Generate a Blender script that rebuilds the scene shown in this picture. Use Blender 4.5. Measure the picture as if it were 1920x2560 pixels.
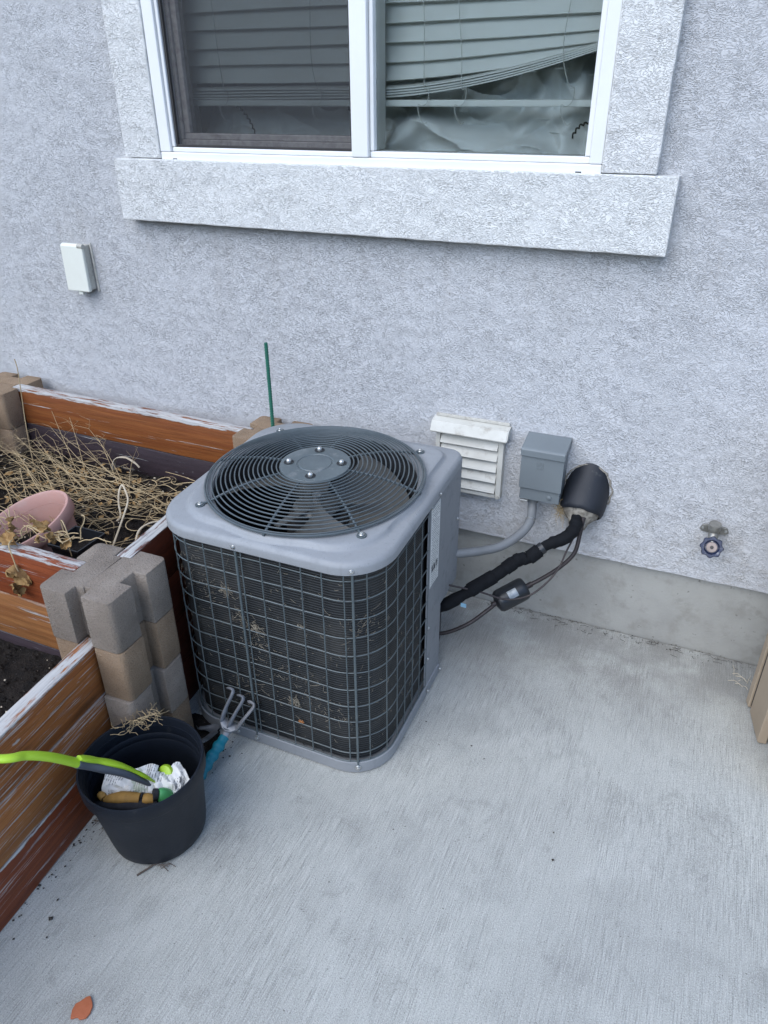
import bpy, bmesh, math, random
from mathutils import Vector, Matrix, noise as mnoise
R = math.radians
rnd = random.Random(7)
for o in list(bpy.data.objects): bpy.data.objects.remove(o)
sc = bpy.context.scene
col = sc.collection

# ------------------------------------------------------------------ camera
cam_d = bpy.data.cameras.new('camera'); cam = bpy.data.objects.new('camera', cam_d); col.objects.link(cam)
right = Vector((0.917, 0.399, -0.005)); down = Vector((0.194, -0.455, -0.869))
right.normalize(); down = (down - right*down.dot(right)).normalized(); back = right.cross(-down)
cam.matrix_world = Matrix(((right.x, -down.x, back.x, 0.0), (right.y, -down.y, back.y, -2.004), (right.z, -down.z, back.z, 1.5), (0, 0, 0, 1)))
cam_d.sensor_fit = 'HORIZONTAL'; cam_d.sensor_width = 36.0; cam_d.lens = 34.74
cam_d.clip_start = 0.02; cam_d.clip_end = 400
sc.camera = cam

# ------------------------------------------------------------------ light
SUN_EL, SUN_AZ = 46.0, -18.0      # azimuth measured from straight behind the camera side (-y), towards -x
world = bpy.data.worlds.new('World'); sc.world = world; world.use_nodes = True
wn = world.node_tree; wn.nodes.clear()
sky = wn.nodes.new('ShaderNodeTexSky'); sky.sky_type = 'NISHITA'; sky.sun_disc = False
sky.sun_elevation = R(SUN_EL); sky.sun_rotation = R(180 - SUN_AZ)
sky.air_density = 1.0; sky.dust_density = 1.3; sky.ozone_density = 1.0; sky.altitude = 1400
bg = wn.nodes.new('ShaderNodeBackground'); bg.inputs[1].default_value = 0.15
wo = wn.nodes.new('ShaderNodeOutputWorld')
wn.links.new(sky.outputs[0], bg.inputs[0]); wn.links.new(bg.outputs[0], wo.inputs[0])
sd = bpy.data.lights.new('sun', 'SUN'); sd.energy = 1.1; sd.angle = R(68); sd.color = (1.0, 0.99, 0.93)
sun = bpy.data.objects.new('sun', sd); col.objects.link(sun)
el, az = R(SUN_EL), R(SUN_AZ)
sdir = Vector((math.sin(az)*math.cos(el), -math.cos(az)*math.cos(el), math.sin(el)))
sun.rotation_euler = sdir.to_track_quat('Z', 'Y').to_euler()
vs = sc.view_settings; vs.view_transform = 'Standard'; vs.look = 'None'; vs.gamma = 1.0
vs.use_curve_mapping = False; vs.exposure = 1.40
sc.cycles.max_bounces = 6; sc.cycles.diffuse_bounces = 3; sc.cycles.glossy_bounces = 3; sc.cycles.transmission_bounces = 4; sc.cycles.transparent_max_bounces = 8

# ------------------------------------------------------------------ helpers
WL = {}
class MB:
    def __init__(s): s.v = []; s.f = []
    def add(s, vs_, fs):
        o = len(s.v); s.v += [tuple(p) for p in vs_]; s.f += [tuple(i+o for i in f) for f in fs]; return s
    def box(s, x0, x1, y0, y1, z0, z1):
        return s.add([(x0,y0,z0),(x1,y0,z0),(x1,y1,z0),(x0,y1,z0),(x0,y0,z1),(x1,y0,z1),(x1,y1,z1),(x0,y1,z1)],
                     [(0,3,2,1),(4,5,6,7),(0,1,5,4),(1,2,6,5),(2,3,7,6),(3,0,4,7)])
    def loft(s, loops, closed=True, caps=True, ring=False):
        n = len(loops[0]); o = len(s.v)
        for l in loops: s.v += [tuple(p) for p in l]
        m = len(loops)
        for i in range(m if ring else m-1):
            a, b = o+i*n, o+((i+1) % m)*n
            for j in range(n if closed else n-1):
                k = (j+1) % n
                s.f.append((a+j, a+k, b+k, b+j))
        if caps and not ring and closed:
            s.f.append(tuple(range(o+n-1, o-1, -1))); s.f.append(tuple(range(o+(m-1)*n, o+m*n)))
        return s
    def tube(s, pts, r, n=8, caps=True, flat=None, ring=False):
        pts = [Vector(p) for p in pts]; m = len(pts); loops = []
        rr_ = r if isinstance(r, (list, tuple)) else [r]*m
        up = None
        for i, p in enumerate(pts):
            if ring: t = pts[(i+1) % m]-pts[i-1]
            else: t = (pts[min(i+1, m-1)]-pts[max(i-1, 0)])
            t.normalize()
            if up is None:
                up = Vector((0,0,1)) if abs(t.z) < .9 else Vector((1,0,0))
            u = up - t*up.dot(t)
            if u.length < 1e-6: u = t.orthogonal()
            u.normalize(); up = u; w = t.cross(u)
            fl = flat if flat else 1.0
            loops.append([p + (u*math.cos(a)*fl + w*math.sin(a))*rr_[i] for a in [2*math.pi*k/n for k in range(n)]])
        return s.loft(loops, True, caps, ring)
    def lathe(s, prof, c=(0,0,0), n=32, rot=None, caps=True):
        c = Vector(c); loops = []
        for r, z in prof:
            l = []
            for k in range(n):
                a = 2*math.pi*k/n; p = Vector((r*math.cos(a), r*math.sin(a), z))
                if rot is not None: p = rot @ p
                l.append(c+p)
            loops.append(l)
        return s.loft(loops, True, caps)
    def prism(s, poly, vec):
        vec = Vector(vec); a = [Vector(p) for p in poly]
        return s.loft([a, [p+vec for p in a]], True, True)
    def grid(s, nu, nv, fn):
        o = len(s.v)
        for i in range(nu+1):
            for j in range(nv+1): s.v.append(tuple(fn(i/nu, j/nv)))
        for i in range(nu):
            for j in range(nv):
                a = o+i*(nv+1)+j; s.f.append((a, a+nv+1, a+nv+2, a+1))
        return s

def finish(me, smooth, bevel, seg):
    bm = bmesh.new(); bm.from_mesh(me)
    bmesh.ops.remove_doubles(bm, verts=bm.verts, dist=1e-6)
    bmesh.ops.recalc_face_normals(bm, faces=bm.faces)
    if bevel > 0:
        ed = [e for e in bm.edges if e.is_manifold and e.calc_face_angle(0) > R(35)]
        bmesh.ops.bevel(bm, geom=ed, offset=bevel, segments=seg, profile=.5, affect='EDGES', clamp_overlap=True)
    bm.to_mesh(me); bm.free()
    if smooth:
        me.polygons.foreach_set('use_smooth', [True]*len(me.polygons)); me.set_sharp_from_angle(angle=R(38))

def mk(name, mb, mat, parent=None, smooth=False, bevel=0.0, seg=2, kind=None, origin=None):
    vs_ = mb.v
    lo = [min(p[i] for p in vs_) for i in range(3)]; hi = [max(p[i] for p in vs_) for i in range(3)]
    c = Vector(origin) if origin is not None else Vector(((lo[0]+hi[0])/2, (lo[1]+hi[1])/2, lo[2]))
    me = bpy.data.meshes.new(name); me.from_pydata([(p[0]-c.x, p[1]-c.y, p[2]-c.z) for p in vs_], [], mb.f); me.update()
    finish(me, smooth, bevel, seg)
    me.materials.append(mat)
    o = bpy.data.objects.new(name, me); col.objects.link(o)
    return place(o, c, parent, kind)
def place(o, c, parent=None, kind=None):
    c = Vector(c)
    if parent is not None: o.parent = parent; o.location = c - WL[parent.name]
    else: o.location = c
    WL[o.name] = c
    if kind: o['kind'] = kind
    return o
def inst(src, name, c, parent, rot=None):
    o = bpy.data.objects.new(name, src.data); col.objects.link(o)
    place(o, c, parent)
    if rot is not None: o.rotation_euler = rot
    return o
def tag(o, label, cat, group=None):
    o['label'] = label; o['category'] = cat
    if group: o['group'] = group
    return o
def root(name, loc, label, cat, group=None):
    o = bpy.data.objects.new(name, None); o.empty_display_size = .05; col.objects.link(o); o.location = loc; WL[o.name] = Vector(loc)
    return tag(o, label, cat, group)
def spline(pts, n=8):
    P = [Vector(p) for p in pts]; out = []
    for i in range(len(P)-1):
        p0, p1, p2, p3 = P[max(i-1,0)], P[i], P[i+1], P[min(i+2,len(P)-1)]
        for k in range(n):
            t = k/n
            out.append(.5*((2*p1)+(p2-p0)*t+(2*p0-5*p1+4*p2-p3)*t*t+(3*p1-p0-3*p2+p3)*t**3))
    out.append(P[-1]); return out

# ------------------------------------------------------------------ material helpers
class NT:
    def __init__(s, name):
        s.m = bpy.data.materials.new(name); s.m.use_nodes = True; s.t = s.m.node_tree; s.t.nodes.clear()
        s.out = s.t.nodes.new('ShaderNodeOutputMaterial'); s.bs = s.t.nodes.new('ShaderNodeBsdfPrincipled')
        s.t.links.new(s.bs.outputs[0], s.out.inputs[0]); s._tc = None
    def n(s, t): return s.t.nodes.new(t)
    def put(s, inp, v):
        if isinstance(v, bpy.types.NodeSocket): s.t.links.new(v, inp)
        elif isinstance(v, (tuple, list)): inp.default_value = (*v, 1.0) if len(v) == 3 and len(inp.default_value) == 4 else v
        else: inp.default_value = v
    def co(s, scale=(1,1,1), rot=(0,0,0), loc=(0,0,0), rand=True):
        if s._tc is None:
            s._tc = s.n('ShaderNodeTexCoord'); oi = s.n('ShaderNodeObjectInfo')
            mu = s.n('ShaderNodeMath'); mu.operation = 'MULTIPLY'; mu.inputs[1].default_value = 37.0
            s.t.links.new(oi.outputs['Random'], mu.inputs[0])
            ad = s.n('ShaderNodeVectorMath'); ad.operation = 'ADD'
            s.t.links.new(s._tc.outputs['Object'], ad.inputs[0]); s.t.links.new(mu.outputs[0], ad.inputs[1])
            s._rc = ad.outputs[0]; s.rand = oi.outputs['Random']
        m = s.n('ShaderNodeMapping'); m.inputs['Scale'].default_value = scale; m.inputs['Rotation'].default_value = rot; m.inputs['Location'].default_value = loc
        s.t.links.new(s._rc if rand else s._tc.outputs['Object'], m.inputs[0]); return m.outputs[0]
    def noise(s, vec, scale=5, detail=4, rough=.55, dist=0):
        a = s.n('ShaderNodeTexNoise'); s.put(a.inputs['Vector'], vec); a.inputs['Scale'].default_value = scale
        a.inputs['Detail'].default_value = detail; a.inputs['Roughness'].default_value = rough; a.inputs['Distortion'].default_value = dist
        return a.outputs['Fac']
    def math(s, op, a, b=0.0, clamp=False):
        m = s.n('ShaderNodeMath'); m.operation = op; m.use_clamp = clamp; s.put(m.inputs[0], a); s.put(m.inputs[1], b); return m.outputs[0]
    def step(s, v, lo, hi):
        m = s.n('ShaderNodeMapRange'); m.interpolation_type = 'SMOOTHSTEP'; s.put(m.inputs[0], v); m.inputs[1].default_value = lo; m.inputs[2].default_value = hi
        return m.outputs[0]
    def mix(s, f, a, b, blend='MIX'):
        m = s.n('ShaderNodeMix'); m.data_type = 'RGBA'; m.blend_type = blend
        s.put(m.inputs[0], f); s.put(m.inputs[6], a); s.put(m.inputs[7], b); return m.outputs[2]
    def sep(s, vec):
        m = s.n('ShaderNodeSeparateXYZ'); s.put(m.inputs[0], vec); return m.outputs
    def bump(s, h, strength=.5, dist=.002, nrm=None):
        b = s.n('ShaderNodeBump'); b.inputs['Strength'].default_value = strength; b.inputs['Distance'].default_value = dist
        s.put(b.inputs['Height'], h)
        if nrm is not None: s.put(b.inputs['Normal'], nrm)
        return b.outputs[0]
    def set(s, color=None, rough=None, metal=None, normal=None, spec=None):
        if color is not None: s.put(s.bs.inputs['Base Color'], color)
        if rough is not None: s.put(s.bs.inputs['Roughness'], rough)
        if metal is not None: s.put(s.bs.inputs['Metallic'], metal)
        if normal is not None: s.put(s.bs.inputs['Normal'], normal)
        if spec is not None: s.put(s.bs.inputs['Specular IOR Level'], spec)
        return s.m

def basic(name, c1, c2=None, scale=18, rough=.5, metal=0.0, bump=0.0, bscale=300, spec=.5, dirt=None, damt=.5, dscale=30, dlo=.52):
    t = NT(name); v = t.co()
    c2 = c2 or tuple(x*.86 for x in c1)
    n1 = t.noise(v, scale, 5, .6)
    c = t.mix(t.step(n1, .35, .7), c1, c2)
    if dirt is not None:
        d = t.step(t.noise(v, dscale, 6, .65), dlo, dlo+.22)
        c = t.mix(t.math('MULTIPLY', d, damt), c, dirt)
    nr = t.bump(t.noise(v, bscale, 3, .6), bump, .001) if bump > 0 else None
    rg = t.math('ADD', t.math('MULTIPLY', n1, .2), rough-.1)
    return t.set(c, rg, metal, nr, spec)

def stucco(name, c1, c2, groove, sx=1.0, sz=1.0, gamt=.55, big=1.0, stains=False):
    t = NT(name); v = t.co()
    warp = t.n('ShaderNodeTexNoise'); t.put(warp.inputs['Vector'], v); warp.inputs['Scale'].default_value = 16; warp.inputs['Detail'].default_value = 2
    sca = t.n('ShaderNodeVectorMath'); sca.operation = 'SCALE'; sca.inputs['Scale'].default_value = .045
    t.t.links.new(warp.outputs['Color'], sca.inputs[0])
    ad = t.n('ShaderNodeVectorMath'); ad.operation = 'ADD'; t.t.links.new(v, ad.inputs[0]); t.t.links.new(sca.outputs[0], ad.inputs[1])
    def pm(rx, k):
        mp = t.n('ShaderNodeMapping'); mp.inputs['Scale'].default_value = (sx*k, 1, sz/k); mp.inputs['Rotation'].default_value = (0, rx, 0); t.t.links.new(ad.outputs[0], mp.inputs[0]); return mp.outputs[0]
    # worm-like trowel strokes, lying flat in places and steep in others
    na = t.noise(pm(R(12), .6), 165*big, 2.0, .5); nb = t.noise(pm(R(65), .6), 165*big, 2.0, .5)
    sel = t.step(t.noise(v, 2.6, 3, .55), .44, .58)
    m = t.n('ShaderNodeMix'); m.data_type = 'FLOAT'; t.put(m.inputs[0], sel); t.put(m.inputs[2], na); t.put(m.inputs[3], nb); n1 = m.outputs[0]
    g = t.step(t.math('ABSOLUTE', t.math('SUBTRACT', n1, .5)), 0.0, .04)     # 0 inside a groove
    keep = t.step(t.noise(v, 30*big, 2, .5), .38, .62)
    gl = t.math('MULTIPLY', t.math('SUBTRACT', 1.0, g), t.math('ADD', .60, t.math('MULTIPLY', keep, .40)))
    n2 = t.noise(v, 300*big, 2, .6)
    h = t.math('ADD', t.math('ADD', t.math('MULTIPLY', n2, .5), t.math('MULTIPLY', n1, 1.0)), t.math('MULTIPLY', gl, -.6))
    blot = t.noise(v, 1.1, 3, .5); streak = t.noise(t.co((9, 1, 1.2)), 1, 3, .6)
    c = t.mix(t.step(blot, .35, .7), c1, c2)
    c = t.mix(t.math('MULTIPLY', t.step(streak, .52, .75), .10), c, tuple(x*.72 for x in c1))
    c = t.mix(t.math('MULTIPLY', gl, gamt), c, groove)  # grooves painted darker: their shadow and dirt put into the colour
    if stains:      # rain wash below the sill and splash dirt above the footing
        x_, y_, z_ = t.sep(t.co(rand=False))
        wash = t.math('MULTIPLY', t.step(t.noise(t.co((16, 1, 1.5)), 1, 5, .65), .50, .72), t.math('MULTIPLY', t.step(z_, .45, .86), t.step(z_, .92, .885)))
        c = t.mix(t.math('MULTIPLY', wash, .30), c, (.34,.32,.30))
        spl = t.math('MULTIPLY', t.step(z_, .32, .0), t.step(t.noise(v, 30, 4, .7), .46, .70))
        c = t.mix(t.math('MULTIPLY', spl, .35), c, (.36,.32,.27))
        c = t.mix(t.math('MULTIPLY', t.step(t.noise(v, 75, 2, .5), .735, .76), .6), c, (.20,.17,.15))
    rel = t.math('ADD', .68, t.math('MULTIPLY', t.step(t.noise(v, 3.4, 3, .5), .30, .70), .32))
    return t.set(c, .85, 0, t.bump(t.math('MULTIPLY', h, rel), 1.0, .0027), .25)

M = {}
M['stucco'] = stucco('stucco_grey', (.545,.545,.55), (.525,.525,.53), (.30,.295,.295), 1.0, 1.3, .13, stains=True)
M['trim'] = stucco('stucco_trim', (.72,.72,.695), (.695,.69,.67), (.36,.35,.33), 1.0, 1.3, .12)
def foundation_mat():
    t = NT('foundation_concrete'); v = t.co(rand=False); 
    n1 = t.noise(v, 3, 6, .6); n2 = t.noise(v, 160, 3, .6); n3 = t.noise(v, 14, 5, .65)
    c = t.mix(t.step(n1, .35, .68), (.345,.340,.312), (.265,.260,.240))
    c = t.mix(t.math('MULTIPLY', t.step(n3, .48, .70), .6), c, (.225,.215,.19))
    c = t.mix(t.math('MULTIPLY', t.step(t.noise(v, 60, 2, .5), .69, .76), .6), c, (.10,.085,.07))
    return t.set(c, .9, 0, t.bump(t.math('ADD', n2, t.math('MULTIPLY', n3, .8)), .6, .0025), .2)
M['foundation'] = foundation_mat()
def slab_mat():
    t = NT('broomed_concrete'); v = t.co(rand=False)
    broom = t.noise(t.co((420, 13, 1), (0,0,R(3)), rand=False), 1, 3, .7)
    broom2 = t.noise(t.co((120, 1.1, 1), (0,0,R(3)), rand=False), 1, 3, .6)
    grain = t.noise(v, 380, 3, .75); speck = t.noise(v, 150, 3, .6)
    blot = t.noise(v, 1.7, 4, .6, .4); blot2 = t.noise(v, 6.5, 5, .64, .3)
    c = t.mix(t.step(blot, .34, .66), (.47,.47,.43), (.40,.40,.37))
    c = t.mix(t.math('MULTIPLY', t.step(blot2, .47, .72), .45), c, (.27,.27,.25))
    c = t.mix(t.math('MULTIPLY', t.step(t.noise(v, 3.1, 4, .62, .6), .50, .70), .30), c, (.62,.62,.575))
    c = t.mix(t.math('MULTIPLY', t.step(t.noise(v, 11, 4, .7, .8), .56, .70), .35), c, (.24,.235,.215))
    swept = t.math('ADD', .25, t.math('MULTIPLY', t.step(t.noise(v, 4.3, 4, .6), .34, .64), .75))
    c = t.mix(t.math('MULTIPLY', t.math('MULTIPLY', t.step(broom, .47, .70), swept), .66), c, (.19,.19,.175))
    c = t.mix(t.math('MULTIPLY', t.math('MULTIPLY', t.step(broom, .50, .30), swept), .38), c, (.72,.72,.67))
    c = t.mix(t.math('MULTIPLY', t.step(broom2, .57, .70), .22), c, (.20,.20,.185))
    c = t.mix(t.math('MULTIPLY', t.step(grain, .52, .66), .60), c, (.19,.19,.175))
    c = t.mix(t.math('MULTIPLY', t.step(grain, .47, .32), .55), c, (.72,.72,.68))
    c = t.mix(t.math('MULTIPLY', t.step(speck, .67, .72), .75), c, (.10,.09,.08))
    # damp grime washed along the house foot
    y = t.sep(v)[1]
    grime = t.math('MULTIPLY', t.step(y, .05, .52), t.step(t.noise(v, 5, 5, .6), .30, .60))
    c = t.mix(t.math('MULTIPLY', grime, .6), c, (.17,.16,.145))
    h = t.math('ADD', t.math('MULTIPLY', broom, 1.0), t.math('MULTIPLY', grain, .6))
    return t.set(c, .88, 0, t.bump(h, .9, .0030), .25)
def wood(name, a, b, white=.45, wlo=.56, seed=0.0, top=(.50,.50,.49), patch=.0, flake=(.47,.465,.445), edge=.007, H=.1385, topamt=1.0, fs=1.0):
    t = NT(name); v = t.co(); l = t.co(rand=False)
    grain = t.noise(t.co((3.2, 40, 75), loc=(seed,0,0)), 1, 5, .6, .25)
    fine = t.noise(t.co((7, 200, 380), loc=(seed,0,0)), 1, 3, .7)
    big = t.noise(t.co((1.6, 6, 9), loc=(seed,0,0)), 1, 4, .6)
    c = t.mix(t.step(grain, .3, .7), a, b)
    c = t.mix(t.math('MULTIPLY', t.step(fine, .48, .68), .65), c, tuple(x*.35 for x in a))
    kn = t.n('ShaderNodeTexVoronoi'); t.put(kn.inputs['Vector'], t.co((2.2, 5, 11), loc=(seed*1.7,0,0))); kn.inputs['Scale'].default_value = 1
    c = t.mix(t.math('MULTIPLY', t.step(kn.outputs['Distance'], .16, .05), .75), c, tuple(x*.28 for x in a))
    c = t.mix(t.math('MULTIPLY', t.step(big, .52, .7), .5), c, tuple(x*.62 for x in a))
    # paint left in the grain: long thin streaks, broken into runs
    st = t.noise(t.co((2.4*fs, 40, 95*fs), loc=(seed+4,0,0)), 1, 5, .66, .3)
    run = t.noise(t.co((7, 12, 30), loc=(seed+9,0,0)), 1, 4, .6)
    s1 = t.math('MULTIPLY', t.step(st, wlo, wlo+.035), t.step(run, .36, .5))
    pt = t.step(t.noise(t.co((9, 20, 26), loc=(seed+2,0,0)), 1, 5, .65), .70-patch, .73-patch)
    z = t.sep(l)[2]
    e = t.step(t.math('ADD', z, t.math('MULTIPLY', t.math('SUBTRACT', t.noise(t.co((14,60,60)), 1, 4, .6), .5), .02)), H-edge, H-edge+.003)
    w = t.math('MULTIPLY', t.math('MAXIMUM', s1, pt), white, True)
    g = t.n('ShaderNodeNewGeometry'); nz = t.sep(g.outputs['Normal'])[2]
    up = t.step(nz, .6, .85)
    w = t.math('MAXIMUM', w, t.math('MULTIPLY', t.math('MULTIPLY', t.math('MAXIMUM', e, up), topamt), t.math('MULTIPLY', t.step(t.noise(t.co((8,70,90), loc=(3,1,0)), 1, 6, .72), .60, .50), .92)), True)
    wc = t.mix(t.step(fine, .45, .7), flake, tuple(x*.55 for x in top))
    c = t.mix(w, c, wc)
    h = t.math('ADD', t.math('ADD', t.math('MULTIPLY', grain, .6), t.math('MULTIPLY', fine, .5)), t.math('MULTIPLY', w, .45))
    return t.set(c, t.math('ADD', .55, t.math('MULTIPLY', w, .25)), 0, t.bump(h, .7, .0022), .35)
M['slab'] = slab_mat()
M['wood_streak'] = wood('streaky_orange_wood', (.34,.125,.036), (.24,.076,.020), .66, .550, 0.0, fs=2.1)
M['wood_streak2'] = wood('streaky_golden_wood', (.37,.15,.045), (.27,.09,.025), .66, .556, 13.0, fs=2.1, topamt=.6, edge=.005)
M['wood_red'] = wood('red_stained_wood', (.225,.054,.016), (.155,.034,.012), .6, .60, 5.0)
M['wood_orange'] = wood('orange_stained_wood', (.235,.078,.020), (.165,.046,.012), .75, .64, 21.0, patch=.02, edge=.014)
M['wood_golden'] = wood('golden_worn_wood', (.29,.125,.042), (.19,.07,.022), .7, .60, 33.0, topamt=.25)
M['wood_purple'] = wood('dark_purple_painted_wood', (.040,.026,.031), (.027,.018,.023), .75, .62, 40.0, patch=.03, edge=.002, topamt=.1)
M['wood_dark'] = wood('dark_red_wood', (.11,.026,.012), (.07,.018,.010), .5, .64, 50.0, topamt=0.0)
M['wood_darktop'] = wood('dark_red_wood_with_white_top', (.13,.030,.013), (.085,.020,.010), .5, .62, 55.0, edge=.004)
M['tan_board'] = basic('tan_painted_board', (.36,.285,.205), (.31,.245,.175), 6, .65, 0, .4, 120, .3, (.10,.075,.05), .6, 25, .60)
def block_mat(name, a, b):
    t = NT(name); v = t.co()
    n1 = t.noise(v, 9, 5, .6); n2 = t.noise(v, 240, 4, .75); n3 = t.noise(v, 900, 2, .6)
    c = t.mix(t.step(n1, .35, .66), a, b)
    c = t.mix(t.math('MULTIPLY', t.step(n2, .54, .70), .75), c, tuple(x*.36 for x in a))
    c = t.mix(t.math('MULTIPLY', t.step(n3, .60, .72), .55), c, (.55,.53,.50))
    c = t.mix(t.math('MULTIPLY', t.step(t.noise(v, 30, 5, .65), .58, .75), .3), c, tuple(x*.6 for x in a))
    return t.set(c, .92, 0, t.bump(t.math('ADD', n2, t.math('MULTIPLY', n1, .6)), 1.0, .0055), .2)
M['block_grey'] = block_mat('grey_concrete_block', (.30,.25,.205), (.235,.192,.155))
M['block_tan'] = block_mat('tan_concrete_block', (.32,.225,.145), (.25,.172,.11))
def soil_mat():
    t = NT('dark_potting_soil'); v = t.co(rand=False)
    n1 = t.noise(v, 25, 6, .65); n2 = t.noise(v, 160, 4, .7)
    c = t.mix(t.step(n1, .35, .7), (.030,.024,.020), (.014,.012,.011))
    c = t.mix(t.math('MULTIPLY', t.step(n2, .58, .7), .6), c, (.075,.06,.045))
    c = t.mix(t.step(t.noise(v, 260, 2, .5), .735, .76), c, (.50,.48,.43))
    return t.set(c, .95, 0, t.bump(t.math('ADD', n1, n2), 1.0, .012), .15)
M['soil'] = soil_mat()
M['ground'] = basic('bare_lawn_ground', (.11,.095,.055), (.07,.075,.035), 3, .95, 0, .8, 60, .1)
M['blocker'] = basic('blocker_dark_green', (.06,.075,.04), (.035,.045,.025), .6, .95, 0, 0, 10, .1)
def ac_paint(name, a, rough):
    t = NT(name); v = t.co()
    n1 = t.noise(v, 4, 5, .6); c = t.mix(t.step(n1, .35, .7), a, tuple(x*.90 for x in a))
    dust = t.step(t.noise(v, 22, 6, .7), .50, .72); spots = t.step(t.noise(v, 210, 3, .6), .665, .72)
    drip = t.step(t.noise(t.co((55, 55, 3)), 1, 4, .6), .56, .72); ring = t.noise(v, 60, 3, .6)
    c = t.mix(t.math('MULTIPLY', dust, .30), c, tuple(x*.70 for x in a))
    c = t.mix(t.math('MULTIPLY', drip, .16), c, tuple(x*.60 for x in a))
    c = t.mix(t.math('MULTIPLY', spots, .55), c, tuple(x*.40 for x in a))
    c = t.mix(t.math('MULTIPLY', t.step(t.math('ABSOLUTE', t.math('SUBTRACT', ring, .5)), .012, .0), .20), c, tuple(min(1, x*1.35) for x in a))
    return t.set(c, t.math('ADD', rough, t.math('MULTIPLY', dust, .2)), 0, None, .5)
M['paint'] = ac_paint('light_grey_enamel', (.250,.258,.266), .5)
M['paint2'] = ac_paint('grey_panel_enamel', (.222,.229,.236), .5)
M['wire'] = basic('grey_green_coated_wire', (.088,.108,.112), (.068,.085,.090), 12, .42, 0, 0, 10, .5, (.20,.19,.17), .3, 60, .55)
M['grille'] = basic('dark_grey_coated_grille', (.080,.097,.103), (.060,.075,.082), 20, .34, 0, 0, 10, .5, (.16,.16,.15), .4, 40, .60)
M['plate'] = basic('dusty_grille_hub', (.105,.125,.13), (.08,.098,.104), 12, .40, .0, .2, 200, .5, (.24,.24,.235), .6, 26, .54)
M['steel'] = basic('zinc_steel', (.55,.55,.53), (.45,.45,.43), 40, .32, .85, 0, 10, .5)
M['blade'] = basic('dusty_fan_blade', (.13,.126,.113), (.095,.092,.083), 8, .5, .1, .1, 200, .5, (.15,.135,.11), .5, 14, .5)
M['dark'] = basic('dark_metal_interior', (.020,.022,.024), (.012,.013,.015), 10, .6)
M['motor'] = basic('motor_shell', (.05,.042,.036), (.03,.027,.025), 9, .5, .3)
def coil_mat():
    t = NT('condenser_fins'); l = t.co(rand=False); v = t.co()
    z = t.sep(l)[2]
    wv = t.math('SINE', t.math('MULTIPLY', z, 2*math.pi/.0068))
    ln = t.step(wv, .1, .8)
    n = t.noise(v, 7, 5, .65); lint = t.noise(t.co((240, 240, 60)), 1, 4, .65)
    c = t.mix(ln, (.007,.008,.009), (.034,.037,.038))
    c = t.mix(t.math('MULTIPLY', t.step(n, .46, .70), .5), c, (.050,.048,.043))
    c = t.mix(t.math('MULTIPLY', t.step(lint, .66, .74), .35), c, (.16,.14,.11))
    return t.set(c, .6, .0, t.bump(wv, .5, .001), .4)
M['coil'] = coil_mat()
def sticker_mat():
    t = NT('printed_data_label'); l = t.co(rand=False); y, z = t.sep(l)[1], t.sep(l)[2]
    rows = t.step(t.math('SINE', t.math('MULTIPLY', z, 2*math.pi/.0075)), -.1, .25)
    ink = t.step(t.noise(t.co((1, 330, 120), rand=False), 1, 3, .7), .42, .50)
    inside = t.math('MULTIPLY', t.step(t.math('ABSOLUTE', y), .027, .0265), t.step(t.noise(t.co((1,30,26), rand=False), 1, 2, .5), .30, .36))
    a = t.math('MULTIPLY', t.math('MULTIPLY', rows, ink), inside)
    box = t.math('MULTIPLY', t.math('MULTIPLY', t.step(z, .044, .0445), t.step(z, .0655, .065)), t.step(t.math('ABSOLUTE', y), .023, .0225))
    blk = t.math('MULTIPLY', box, t.step(t.noise(t.co((1,150,70), loc=(0,3,1), rand=False), 1, 2, .5), .62, .55))
    clear = t.math('SUBTRACT', 1.0, box)
    c = t.mix(t.math('MULTIPLY', t.math('MULTIPLY', a, clear), .8), (.66,.66,.63), (.05,.05,.05))
    c = t.mix(blk, c, (.04,.042,.045))
    return t.set(c, .45, 0, None, .4)
M['sticker'] = sticker_mat()
M['vinyl'] = basic('white_vinyl', (.76,.76,.75), (.72,.72,.70), 6, .38, 0, 0, 10, .5, (.45,.38,.30), .20, 10, .60)
M['vinyl_dirty'] = basic('grimy_sash_vinyl', (.40,.375,.35), (.28,.255,.24), 40, .6, 0, 0, 10, .3, (.12,.10,.09), .5, 60, .5)
M['screenframe'] = basic('dark_bronze_frame', (.022,.020,.020), (.03,.026,.025), 20, .5)
M['black'] = basic('black_plastic', (.012,.0135,.016), (.009,.010,.012), 10, .42, 0, .1, 300, .5, (.06,.06,.06), .3, 40, .62)
M['sleeve'] = basic('weathered_black_rubber', (.009,.011,.016), (.013,.015,.020), 10, .55, 0, .5, 120, .4, (.11,.105,.095), .6, 45, .585)
M['bucket'] = basic('black_nursery_plastic', (.0075,.0105,.0165), (.006,.0085,.0135), 6, .5, 0, .25, 160, .28, (.06,.058,.054), .45, 38, .585)
M['foamrubber'] = basic('black_pipe_insulation', (.006,.0065,.008), (.009,.010,.012), 60, .8, 0, 1.0, 120, .15, (.09,.085,.075), .6, 160, .64)
M['tape'] = basic('black_wrap_tape', (.012,.014,.017), (.016,.018,.021), 30, .38, 0, .2, 100, .5)
M['copper'] = basic('tarnished_copper', (.045,.036,.036), (.03,.025,.026), 40, .5, .4, 0, 10, .5, (.10,.065,.045), .4, 50, .55)
M['putty'] = basic('grey_duct_sealant', (.29,.265,.225), (.15,.135,.11), 60, .9, 0, 1.0, 90, .2, (.05,.045,.04), .7, 70, .52)
M['conduit'] = basic('grey_pvc_conduit', (.19,.195,.195), (.16,.165,.165), 12, .5, 0, .1, 200, .4, (.12,.11,.10), .4, 30, .55)
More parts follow.
